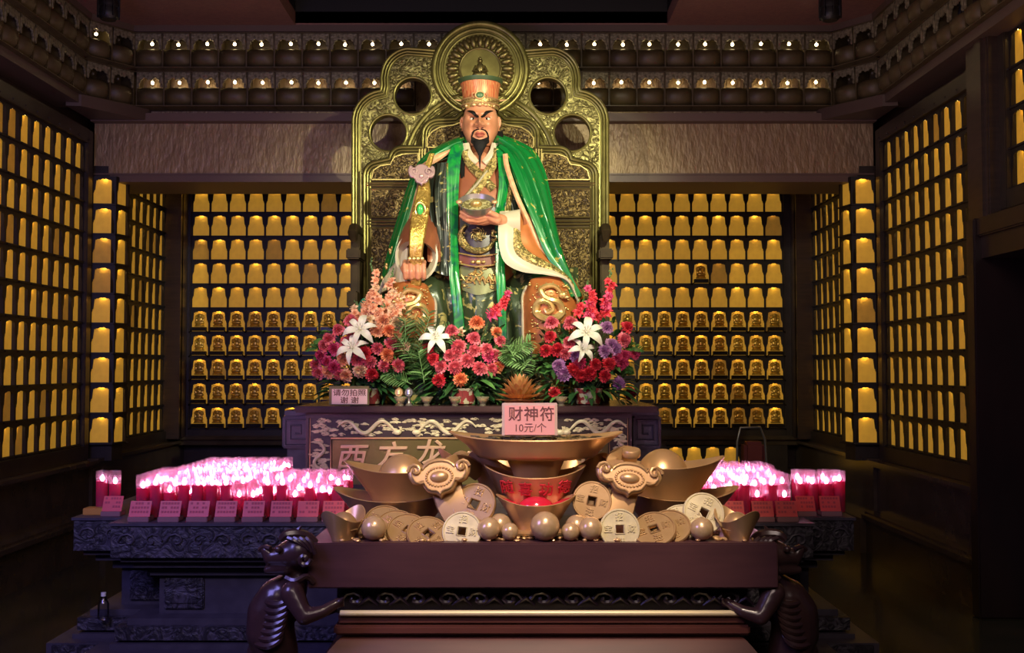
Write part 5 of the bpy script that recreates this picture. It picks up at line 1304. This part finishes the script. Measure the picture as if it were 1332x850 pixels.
# card holders in front of the candles
def cardholder(px, Y, w, label, k=0, zz=.7605):
    x = P(px, 665, Y).x
    e = empty('name_card_holder', (x, Y, zz), label, 'card holder', 'pink name cards before the candles')
    mb = MB(); mb.box(-w / 2, w / 2, -.02, .07, 0, .028, bv=.003); o = mb.build('acrylic_base', mat('acrylic_base', srgb(150, 110, 112), .2) if 'acrylic_base' not in MATS else MATS['acrylic_base'], loc=(0, 0, 0)); o.parent = e
    M = Matrix.Translation((0, -.0, .028)) @ Matrix.Rotation(-.42, 4, 'X')
    mb = MB(); mb.box(-w / 2, w / 2, 0, .004, 0, .088, M=M); o = mb.build('name_card', m_card, loc=(0, 0, 0)); o.parent = e
    mb = MB(); rr = random.Random(int(px))
    for r in range(3):
        for c in range(6):
            if rr.random() < .8: mb.box(-w * .4 + c * w * .14, -w * .4 + c * w * .14 + w * .10, -.0012, .001, .02 + r * .024, .032 + r * .024, M=M)
    q = mb.build('card_print', MATS['card_ink'], loc=(0, 0, 0)); q.parent = o
mat('card_ink', srgb(176, 58, 70), .6)
lw = ['first', 'second', 'third', 'fourth', 'fifth', 'sixth', 'seventh', 'eighth']
for i, px in enumerate((181, 220, 257, 293, 329, 365, 400, 433)):
    cardholder(px, 5.80, .115, 'pink name card before the left front candles, %s from the left' % lw[i])
cardholder(145, 6.02, .11, 'pink name card before the two candles on the far left wing')
for i, px in enumerate((955, 993, 1024)):
    cardholder(px, 5.80, .115, 'pink name card before the right front candles, %s from the left' % lw[i])
cardholder(1049, 6.02, .105, 'salmon name card before the right wing candles, nearer the treasure'); cardholder(1081, 6.02, .115, 'palest pink name card at the outer end of the right wing')
# odds and ends
x = P(128, 660, 6.1).x
tag(MB().box(x - .07, x + .07, 6.05, 6.14, .7605, .80, bv=.004).build('tissue_box', mat('ochre_box', srgb(196, 140, 60), .5)), 'flat ochre box beside the far left pair of candles', 'box')
bp = P(132, 790, 5.9); 
e = empty('water_bottle', (-2.27, 5.95, .20), 'small clear water bottle with white cap on the pedestal step', 'bottle')
mb = MB().lathe([(0, 0), (.026, .0), (.03, .01), (.03, .085), (.024, .10), (.012, .118), (.012, .128)], 16); o = mb.build('bottle_body', glass('bottle_plastic', (.9, .92, .95, 1), .5), loc=(0, 0, 0)); o.parent = e
o = MB().lathe([(0, .128), (.014, .128), (.014, .148), (0, .148)], 14).build('bottle_cap', m_white, loc=(0, 0, 0)); o.parent = e
# folding trolley handle behind the right candles
e = empty('folding_trolley', P(978, 600, 9.6), 'folding hand trolley with grey tube handle and dark red bag behind the right candles', 'trolley')
Yt = 9.6; q = [P(957, 640, Yt), P(959, 575, Yt), P(963, 557, Yt), P(989, 556, Yt), P(995, 572, Yt), P(997, 600, Yt)]
q = [Vector((q[0].x, Yt, .06))] + q[1:] + [Vector((q[5].x, Yt, .06))]
under(MB().tube(q, .011, 8).build('tube_handle', mat('grey_tube', srgb(110, 108, 112), .35, .5)), e)
a = P(975, 575, Yt); under(MB().box(a.x - .05, a.x + .14, Yt - .02, Yt + .16, .10, a.z - .0, bv=.03).build('bag', mat('dark_red_bag', srgb(92, 26, 32), .6)), e)
under(MB().lathe([(0, -.02), (.05, -.02), (.05, .02), (0, .02)], 16, M=Matrix.Translation((q[0].x, Yt, .052)) @ Matrix.Rotation(pi / 2, 4, 'Y')).lathe([(0, -.02), (.05, -.02), (.05, .02), (0, .02)], 16, M=Matrix.Translation((q[-1].x, Yt, .052)) @ Matrix.Rotation(pi / 2, 4, 'Y')).build('wheels', m_frame), e)
# ================================================================== FLOWERS ON THE ALTAR
fr = random.Random(11)
FM = {k: mat('petals_' + k, c, .55, c2=c2, scale=30) for k, c, c2 in (
    ('pink', srgb(220, 92, 106), srgb(236, 128, 138)), ('red', srgb(206, 40, 56), srgb(224, 66, 76)), ('peach', srgb(238, 160, 120), srgb(244, 184, 146)),
    ('cream', srgb(240, 208, 170), srgb(236, 190, 150)), ('lavender', srgb(176, 116, 170), srgb(202, 150, 192)), ('orange', srgb(240, 130, 84), srgb(244, 160, 110)), ('magenta', srgb(196, 54, 98), srgb(220, 80, 120)))}
m_lily = mat('lily_white', srgb(240, 236, 216), .45, c2=srgb(228, 226, 200), scale=8)
m_leaf = mat('leaf_green', srgb(62, 112, 52), .32, c2=srgb(104, 150, 78), scale=12, coat=.2)
m_leafd = mat('leaf_dark', srgb(36, 72, 38), .35, c2=srgb(52, 92, 48), scale=10, coat=.3)
m_palm = mat('palm_green', srgb(104, 148, 84), .28, c2=srgb(140, 176, 112), scale=8, coat=.3)
m_stem = mat('stem_green', srgb(84, 116, 64), .5)
def carn_mesh(m, seed):
    rr = random.Random(seed); mb = MB()
    for k in range(6):   # layers of ruffled petals
        R0 = .046 * (1 - k * .13); zz = .010 + k * .0058; n = 44
        a = [(.004 * cos(2 * pi * j / n), .004 * sin(2 * pi * j / n), zz - .010) for j in range(n)]
        ph = rr.uniform(0, 6)
        b = [((R0 * .62) * cos(2 * pi * j / n), (R0 * .62) * sin(2 * pi * j / n), zz + .003 * sin(j * 2.9 + ph)) for j in range(n)]
        c = [((R0 * (1 + .13 * sin(j * 1.7 + ph))) * cos(2 * pi * j / n), (R0 * (1 + .13 * sin(j * 1.7 + ph))) * sin(2 * pi * j / n), zz + (.010 if k > 1 else -.004) * (.4 + k * .25) + .0065 * (1 if j % 2 else -1)) for j in range(n)]
        mb.rings([a, b, c])
    mb.lathe([(.004, -.035), (.009, -.02), (.011, .0), (.018, .012)], 8)
    return mb.data('carnation', m)
CM = {k: carn_mesh(m, i) for i, (k, m) in enumerate(FM.items())}
def petal(mb, L, w, curl, M, up=.3, ruff=0):
    rs = []
    for i in range(9):
        t = i / 8; ww = w * sin(pi * min(1, t * .93 + .05)) ** .8; r = L * t; z = up * L * sin(t * pi * .6) - curl * L * t ** 3
        rs.append([(r, ww * q, z + .35 * abs(q) * ww + ruff * sin(t * 14 + q * 3)) for q in (-1, -.5, 0, .5, 1)])
    mb.rings(rs, False, M=M)
def lily_mesh(m, L=.105, w=.022, name='lily'):
    mb = MB()
    for i in range(6): petal(mb, L * (1 if i % 2 else .94), w * (1 if i % 2 else .8), .55, Matrix.Rotation(i * pi / 3, 4, 'Z'), up=.42)
    mb.tube([(0, 0, -.05), (0, 0, .0)], [.006, .014], 8)
    for i in range(6): mb.tube([(0, 0, 0), (.012 * cos(i), .012 * sin(i), .03), (.02 * cos(i), .02 * sin(i), .055)], [.002, .002, .004], 5)
    return mb.data(name, m)
LMh = lily_mesh(m_lily); FL = {k: lily_mesh(FM[k], .048, .017, 'floret') for k in ('peach', 'cream', 'red', 'orange', 'pink', 'magenta')}
def aim(p, d, roll=0, sc=1):
    q = Vector(d).normalized().to_track_quat('Z', 'Y'); return Matrix.Translation(p) @ q.to_matrix().to_4x4() @ Matrix.Rotation(roll, 4, 'Z') @ Matrix.Scale(sc, 4)
def leaf(mb, p, d, L, w, droop=.3, seg=6, fold_=.25):
    d = Vector(d).normalized(); side = d.cross(Vector((0, 0, 1)));
    if side.length < .05: side = Vector((1, 0, 0))
    side.normalize(); side = (side + Vector((fr.uniform(-.4, .4), fr.uniform(-.4, .4), fr.uniform(-.4, .4)))).normalized(); rs = []
    up = side.cross(d).normalized()
    for i in range(seg + 1):
        t = i / seg; c = Vector(p) + d * L * t - Vector((0, 0, droop * L * t * t)); ww = w * (sin(pi * min(.985, t * .9 + .06))) ** .9
        rs.append([c - side * ww + up * ww * fold_, c, c + side * ww + up * ww * fold_])
    mb.rings(rs, False)
def fern(mb, p, d, L, droop=.35, n=13, w=.05):
    d = Vector(d).normalized(); pts = [Vector(p) + d * L * t / 12 - Vector((0, 0, droop * L * (t / 12) ** 2)) for t in range(13)]
    mb.tube(pts, .003, 5)
    for i in range(n):
        t = .12 + .85 * i / n; c = cr(pts, t); k = sin(pi * (t * .8 + .15)); s_ = d.cross(Vector((0, -.6, 1))).normalized()
        for q in (-1, 1): leaf(mb, c, s_ * q + d * .55, w * 1.5 * k + .01, .010, .15, 4)
def arrangement(cx, cy, label, carns, lilies, spikes, region, basket_m):
    base = Vector((P(cx, 525, 7.62).x, 7.62, AZ))
    e = empty('flower_arrangement', base, label, 'flowers', 'flower arrangements on the altar')
    mb = MB(); mb.lathe([(.07, 0), (.085, .01), (.10, .10), (.105, .115), (.10, .12), (.09, .10)], 24, M=Matrix.Translation(base)); bk = under(mb.build('basket', basket_m), e)
    x0, x1, y0, y1 = region; ctr = P((x0 + x1) / 2, (y0 + y1) / 2 + 12, 7.66); hw = (x1 - x0) / 2 * 7.6 / F; hh = (y1 - y0) / 2 * 7.6 / F
    def place(px, py):
        u = (px - (x0 + x1) / 2) / ((x1 - x0) / 2); v = (py - (y0 + y1) / 2) / ((y1 - y0) / 2)
        dep = .20 * sqrt(max(0, 1 - min(1, .85 * u * u + .5 * v * v))) ; return P(px, py, 7.70 - dep - max(0, v) * .03)
    st_ = MB()
    core = base + Vector((0, 0, .10))
    for px, py, k in carns:
        p = place(px, py); d = (p - ctr); d = Vector((d.x * 1.4, -.30 - abs(fr.gauss(0, .1)), d.z * 1.1 + .12)).normalized() + Vector((fr.uniform(-.25, .25), 0, fr.uniform(-.2, .2)))
        o = bpy.data.objects.new('carnation', CM[k]); COL.objects.link(o); o.matrix_basis = aim(p, d, fr.uniform(0, 6), fr.uniform(.98, 1.22)); under(o, e)
        o.matrix_parent_inverse = parent_world(e).inverted()
        st_.tube([core + Vector((fr.uniform(-.05, .05), fr.uniform(-.03, .03), 0)), (core + p) / 2 + Vector((0, .04, .02)), p - d.normalized() * .02], .0032, 5)
    for px, py, sc in lilies:
        p = place(px, py) + Vector((0, -.05, 0)); d = Vector((fr.uniform(-.3, .3), -1, .45))
        o = bpy.data.objects.new('lily', LMh); COL.objects.link(o); o.matrix_basis = aim(p, d, fr.uniform(0, 1), sc); under(o, e)
        st_.tube([core, (core + p) / 2 + Vector((0, .05, .02)), p], .004, 5)
    for (xa, ya, xb, yb, k, n, Y) in spikes:   # flowering spikes from a to tip b
        a = P(xa, ya, Y); b = P(xb, yb, Y + .03); sp = MB(); sp.tube([core, a, (a + b) / 2, b], [.005, .0045, .003, .002], 6)
        for t in range(5): sp.sphere(a + (b - a) * (.80 + .05 * t) + Vector((fr.uniform(-.012, .012), -.01, 0)), (.009 - t * .001, .009, .016 - t * .002), 7)
        so = under(sp.build('flower_spike', m_stem), e)
        for i in range(n):
            p = a + (b - a) * (i / n * .85) + Vector((fr.uniform(-.038, .038), fr.uniform(-.05, -.01), fr.uniform(-.01, .01)))
            o = bpy.data.objects.new('floret', FL[k if fr.random() < .75 else {'peach': 'cream', 'red': 'magenta', 'orange': 'pink', 'pink': 'peach', 'cream': 'peach', 'magenta': 'red'}[k]]); COL.objects.link(o)
            o.matrix_basis = aim(p, (fr.uniform(-.8, .8), -1, fr.uniform(-.1, .8)), fr.uniform(0, 6), 1.15 - .5 * i / n); under(o, so)
    under(st_.build('stems', m_stem), e)
    lf = MB(); ld = MB()
    for i in range(230):
        px = fr.uniform(x0 + 6, x1 - 6); py = fr.uniform(y0 + 15, y1 + 22); p = place(px, py) + Vector((0, fr.uniform(.02, .14), 0))
        d = Vector(((p.x - base.x) * 1.5 + fr.uniform(-.3, .3), -.22 + fr.uniform(-.3, .25), (p.z - base.z) * .7 + fr.uniform(-.35, .3)))
        leaf(lf if fr.random() < .5 else ld, p, d, fr.uniform(.06, .12), fr.uniform(.010, .022), .3)
    for i in range(46):   # low leaves drooping over the altar edge
        a = fr.uniform(-1, 1); p = base + Vector((a * hw * .75, -.02 + fr.uniform(-.05, .05), .06 + fr.uniform(0, .12)))
        leaf(ld if i % 3 else lf, p, (a * 1.1, -.5, fr.uniform(-.25, .5)), fr.uniform(.10, .17), fr.uniform(.018, .028), .35)
    for i in range(16):
        a = fr.uniform(-1, 1); p = ctr + Vector((a * hw * .7, .02, fr.uniform(-.12, .10)))
        fern(lf, p, (a * 1.3 + fr.uniform(-.3, .3), -.35, fr.uniform(.1, 1)), fr.uniform(.16, .24))
    under(lf.build('bright_foliage', m_leaf), e); under(ld.build('dark_foliage', m_leafd), e)
    return e
m_bk = mat('woven_basket', srgb(142, 52, 52), .6, c2=srgb(190, 180, 150), scale=22, thresh=(.49, .51))
cv = lambda L, ox, oy, s: [(ox + a / s, oy + b / s, k) for a, b, k in L]
A_ = cv([(300, 210, 'pink'), (220, 275, 'pink'), (155, 340, 'pink'), (270, 352, 'pink'), (320, 290, 'pink'), (550, 280, 'orange'), (605, 305, 'peach'), (200, 400, 'magenta'), (105, 440, 'magenta'), (150, 485, 'magenta'), (255, 470, 'peach'), (95, 555, 'pink'), (160, 550, 'peach'), (225, 570, 'pink'), (272, 578, 'peach'), (365, 542, 'cream'), (350, 475, 'pink'), (395, 425, 'red'), (432, 485, 'pink'), (480, 395, 'pink'), (525, 510, 'pink'), (440, 570, 'red'), (620, 510, 'pink'), (570, 365, 'pink'), (655, 390, 'cream'), (480, 280, 'peach'), (610, 225, 'cream'), (515, 212, 'peach'), (75, 500, 'pink'), (200, 520, 'magenta'), (130, 380, 'pink'), (310, 400, 'magenta'), (540, 440, 'orange')], 400, 380, 5.31)
arrangement(478, 480, 'left flower arrangement of pink and peach carnations with two white lilies', A_, [(470, 430, 1.25), (460, 454, 1.2)],
            [(492, 418, 482, 336, 'peach', 8, 7.66), (508, 420, 528, 372, 'peach', 8, 7.66), (478, 408, 492, 372, 'peach', 6, 7.68), (476, 430, 462, 392, 'peach', 6, 7.68), (500, 405, 512, 350, 'peach', 6, 7.7), (485, 425, 500, 395, 'cream', 6, 7.6)], (412, 530, 405, 500), m_bk)
B_ = cv([(240, 315, 'pink'), (375, 365, 'pink'), (285, 410, 'pink'), (380, 440, 'pink'), (455, 430, 'pink'), (510, 465, 'pink'), (130, 490, 'red'), (175, 540, 'pink'), (260, 540, 'pink'), (335, 500, 'pink'), (415, 550, 'pink'), (490, 555, 'pink'), (165, 620, 'red'), (295, 620, 'orange'), (230, 468, 'pink'), (95, 425, 'red'), (400, 260, 'orange'), (520, 320, 'orange'), (545, 375, 'pink'), (270, 455, 'pink'), (530, 540, 'orange'), (470, 470, 'magenta')], 540, 370, 5.0)
arrangement(602, 480, 'middle flower arrangement of bright pink carnations with a white lily and big palm leaves', B_, [(568, 441, 1.2)],
            [(638, 412, 662, 374, 'red', 7, 7.62), (588, 440, 622, 424, 'peach', 3, 7.6)], (548, 656, 415, 505), m_bk)
C_ = cv([(190, 262, 'pink'), (185, 350, 'red'), (155, 435, 'red'), (230, 430, 'red'), (300, 390, 'pink'), (315, 265, 'pink'), (280, 455, 'pink'), (330, 555, 'red'), (380, 592, 'red'), (430, 580, 'red'), (372, 510, 'magenta'), (470, 525, 'red'), (545, 525, 'red'), (525, 595, 'red'), (210, 705, 'red'), (645, 365, 'pink'), (665, 290, 'red'), (600, 480, 'magenta'), (635, 512, 'magenta'), (650, 470, 'magenta'), (718, 455, 'magenta'), (690, 710, 'red'), (345, 470, 'lavender'), (245, 535, 'lavender'), (272, 585, 'lavender'), (610, 640, 'lavender'), (540, 290, 'lavender'), (520, 440, 'lavender'), (565, 400, 'lavender'), (45, 470, 'lavender'), (590, 430, 'lavender')], 680, 370, 5.0)
arrangement(765, 480, 'right flower arrangement of red and lavender carnations with a large white lily', C_, [(762, 434, 1.35), (757, 455, 1.0)],
            [(768, 412, 765, 366, 'red', 9, 7.66), (782, 412, 795, 350, 'red', 8, 7.68), (760, 412, 752, 392, 'red', 3, 7.62)], (690, 822, 405, 505), m_bk)
# large split palm leaves between the left and middle arrangements
e = empty('palm_leaf_bunch', P(540, 520, 7.72), 'bunch of large glossy split palm leaves between left and middle flowers', 'leaves')
for (x, y, dx, dz, L) in ((540, 475, -.5, 1, .32), (545, 462, .25, 1, .36), (535, 500, -.9, .5, .24), (552, 500, -.1, .8, .32), (668, 500, .5, .9, .28), (680, 490, -.4, 1, .30), (560, 462, .6, .8, .28), (528, 462, .0, 1, .34), (655, 470, .8, .6, .28), (690, 480, -.9, .6, .28)):
    mb = MB(); p = P(x, y, 7.58); d = Vector((dx, -.25, dz)).normalized(); fern(mb, p, d, L, .2, 12, .075)
    for i in range(9):
        t = .15 + .8 * i / 9; c = p + d * L * t; s_ = d.cross(Vector((0, -1, .2))).normalized()
        for q in (-1, 1): leaf(mb, c, s_ * q + d * .8, .085 * sin(pi * (t * .8 + .15)) + .02, .016, .1, 5)
    under(mb.build('palm_leaf', m_palm), e)
# golden lotus, oil cups, silver pieces
m_lot = mat('lotus_copper', srgb(226, 150, 92), .28, .5, c2=srgb(240, 194, 120), scale=12)
lp = P(676, 520, 7.46); lp.z = AZ
e = empty('metal_lotus', lp, 'copper gold lotus ornament of pointed petals behind the pink price sign', 'lotus')
def pet(mb, L, w, M):
    rs = []
    for i in range(7):
        t = i / 6; ww = w * sin(pi * min(.98, t * .85 + .12)) ** .8; rs.append([(q * ww, -abs(q) * ww * -.4, L * t) for q in (-1, 0, 1)])
    mb.rings(rs, False, M=M)
for k in range(7):
    n = 20 - k * 2; mb = MB()
    for j in range(n):
        M = Matrix.Translation(lp + Vector((0, 0, .02 + k * .012))) @ Matrix.Rotation(2 * pi * (j + .5 * (k % 2)) / n, 4, 'Z') @ Matrix.Translation((0, -.02, 0)) @ Matrix.Rotation(radians(82 - k * 12), 4, 'X')
        pet(mb, .158 - .004 * k, .024, M)
    under(mb.build('petal_tier', m_lot), e)
under(MB().lathe([(0, 0), (.09, 0), (.11, .02), (.06, .05), (0, .06)], 24, M=Matrix.Translation(lp)).build('lotus_base', m_lot), e)
gc = MB().lathe([(.018, 0), (.02, .006), (.014, .012), (.028, .03), (.040, .055), (.038, .056), (.026, .032), (0, .018)], 20).data('glass_oil_cup', misty('cup_glass', (.95, .93, .85, 1), srgb(236, 224, 196), .3))
oil = MB().lathe([(0, .026), (.024, .030), (.033, .045), (0, .045)], 18).data('oil', mat('oil_amber', srgb(214, 190, 140), .1))
for px, L in ((521, 'glass oil cup on the altar edge, first from the notice sign'), (555, 'glass oil cup on the altar edge, second from the notice sign'), (592, 'glass oil cup on the altar edge before the checked basket'), (628, 'glass oil cup on the altar edge, left of the copper lotus'), (730, 'glass oil cup on the altar edge, right of the price sign')):
    o = bpy.data.objects.new('glass_oil_cup', gc); COL.objects.link(o); o.location = (P(px, 520, 7.41).x, 7.41, AZ); o.scale = (1.15,) * 3; tag(o, L, 'cup', 'glass oil cups along the altar edge')
    q = bpy.data.objects.new('oil', oil); COL.objects.link(q); q.parent = o
for px, L in ((519, 'small gilt leaf shaped ornament behind the first oil cup'), (532, 'small silver scroll ornament beside the gilt ornament')):
    p = P(px, 520, 7.50); p.z = AZ; o = MB().lathe([(0, 0), (.03, 0), (.012, .02), (.01, .05), (.032, .08), (.028, .11), (0, .13)], 12, M=Matrix.Translation(p)).build('altar_ornament', m_champ if px == 519 else MATS['pewter']); tag(o, L, 'ornament')
    mb = MB(); mb.torus((p.x - .0, p.y - .02, p.z + .09), .022, .007, 16, 6); under(mb.build('scroll', m_champ if px == 519 else MATS['pewter']), o)
# ================================================================== LIGHT AND CAMERA
def spot(name, loc, tgt, power, color, size, blend=.5, radius=.05):
    l = bpy.data.lights.new(name, 'SPOT'); l.energy = power; l.color = color; l.spot_size = radians(size); l.spot_blend = blend; l.shadow_soft_size = radius
    o = bpy.data.objects.new(name, l); COL.objects.link(o); o.location = loc
    o.rotation_euler = (Vector(tgt) - Vector(loc)).to_track_quat('-Z', 'Y').to_euler(); return o
def area(name, loc, tgt, power, color, sx, sy):
    l = bpy.data.lights.new(name, 'AREA'); l.energy = power; l.color = color; l.shape = 'RECTANGLE'; l.size = sx; l.size_y = sy
    o = bpy.data.objects.new(name, l); COL.objects.link(o); o.location = loc
    o.rotation_euler = (Vector(tgt) - Vector(loc)).to_track_quat('-Z', 'Y').to_euler(); return o
spot('statue_spot_right', (1.55, 4.2, 4.0), (.12, 8.1, 2.8), 900, (1, .96, .66), 45, .9, .035)
spot('statue_spot_left', (-1.3, 4.4, 4.0), (-.25, 8.1, 2.5), 260, (1, .94, .60), 52, .5, .035)
spot('tray_spot', (.35, 2.6, 4.2), (.15, 5.3, .9), 640, (1, .79, .58), 34, .7, .10)
spot('flower_spot', (.3, 4.4, 4.2), (-.3, 7.6, 1.4), 165, (1, .93, .86), 26, .6, .06)
spot('altar_spot', (-.2, 3.6, 3.3), (-.25, 7.45, 1.12), 620, (1, .90, .62), 22, .6, .06)
spot('doorway_light', (3.25, 5.9, 2.2), (3.0, 6.3, 0), 14, (.8, .85, 1), 50, .8, .1)
area('blue_wash', (-2.6, 3.2, 2.6), (-1.9, 6.0, .4), 60, (.34, .30, 1), 1.2, 1.2)
area('added_rose_ceiling_fill', (0, 5.5, 2.4), (0, 6.5, 4.6), 46, (1, .66, .58), 4, 3)  # added upward fill to brighten the ceiling, belongs to no fixture
area('hall_light', (0, .5, 4.3), (0, 7, 1.2), 85, (1, .78, .70), 3, 1.5)
w = bpy.data.worlds.new('hall'); SC.world = w; w.use_nodes = True
w.node_tree.nodes['Background'].inputs[0].default_value = (.5, .4, .38, 1); w.node_tree.nodes['Background'].inputs[1].default_value = .02
cam = bpy.data.cameras.new('camera'); cam.sensor_width = 36; cam.lens = F / 1332 * 36; cam.clip_end = 60
co = bpy.data.objects.new('camera', cam); COL.objects.link(co); co.location = (0, 0, EYE); co.rotation_euler = (pi / 2 + TH, 0, 0)
SC.camera = co
SC.view_settings.view_transform = 'Standard'; SC.view_settings.look = 'None'; SC.view_settings.gamma = 1; SC.view_settings.exposure = 0
SC.view_settings.use_curve_mapping = False
SC.cycles.max_bounces = 6; SC.cycles.transparent_max_bounces = 24; SC.cycles.diffuse_bounces = 3; SC.cycles.glossy_bounces = 3
SC.cycles.sample_clamp_indirect = 4; SC.cycles.caustics_reflective = False; SC.cycles.caustics_refractive = False
SC.cycles.use_light_tree = True
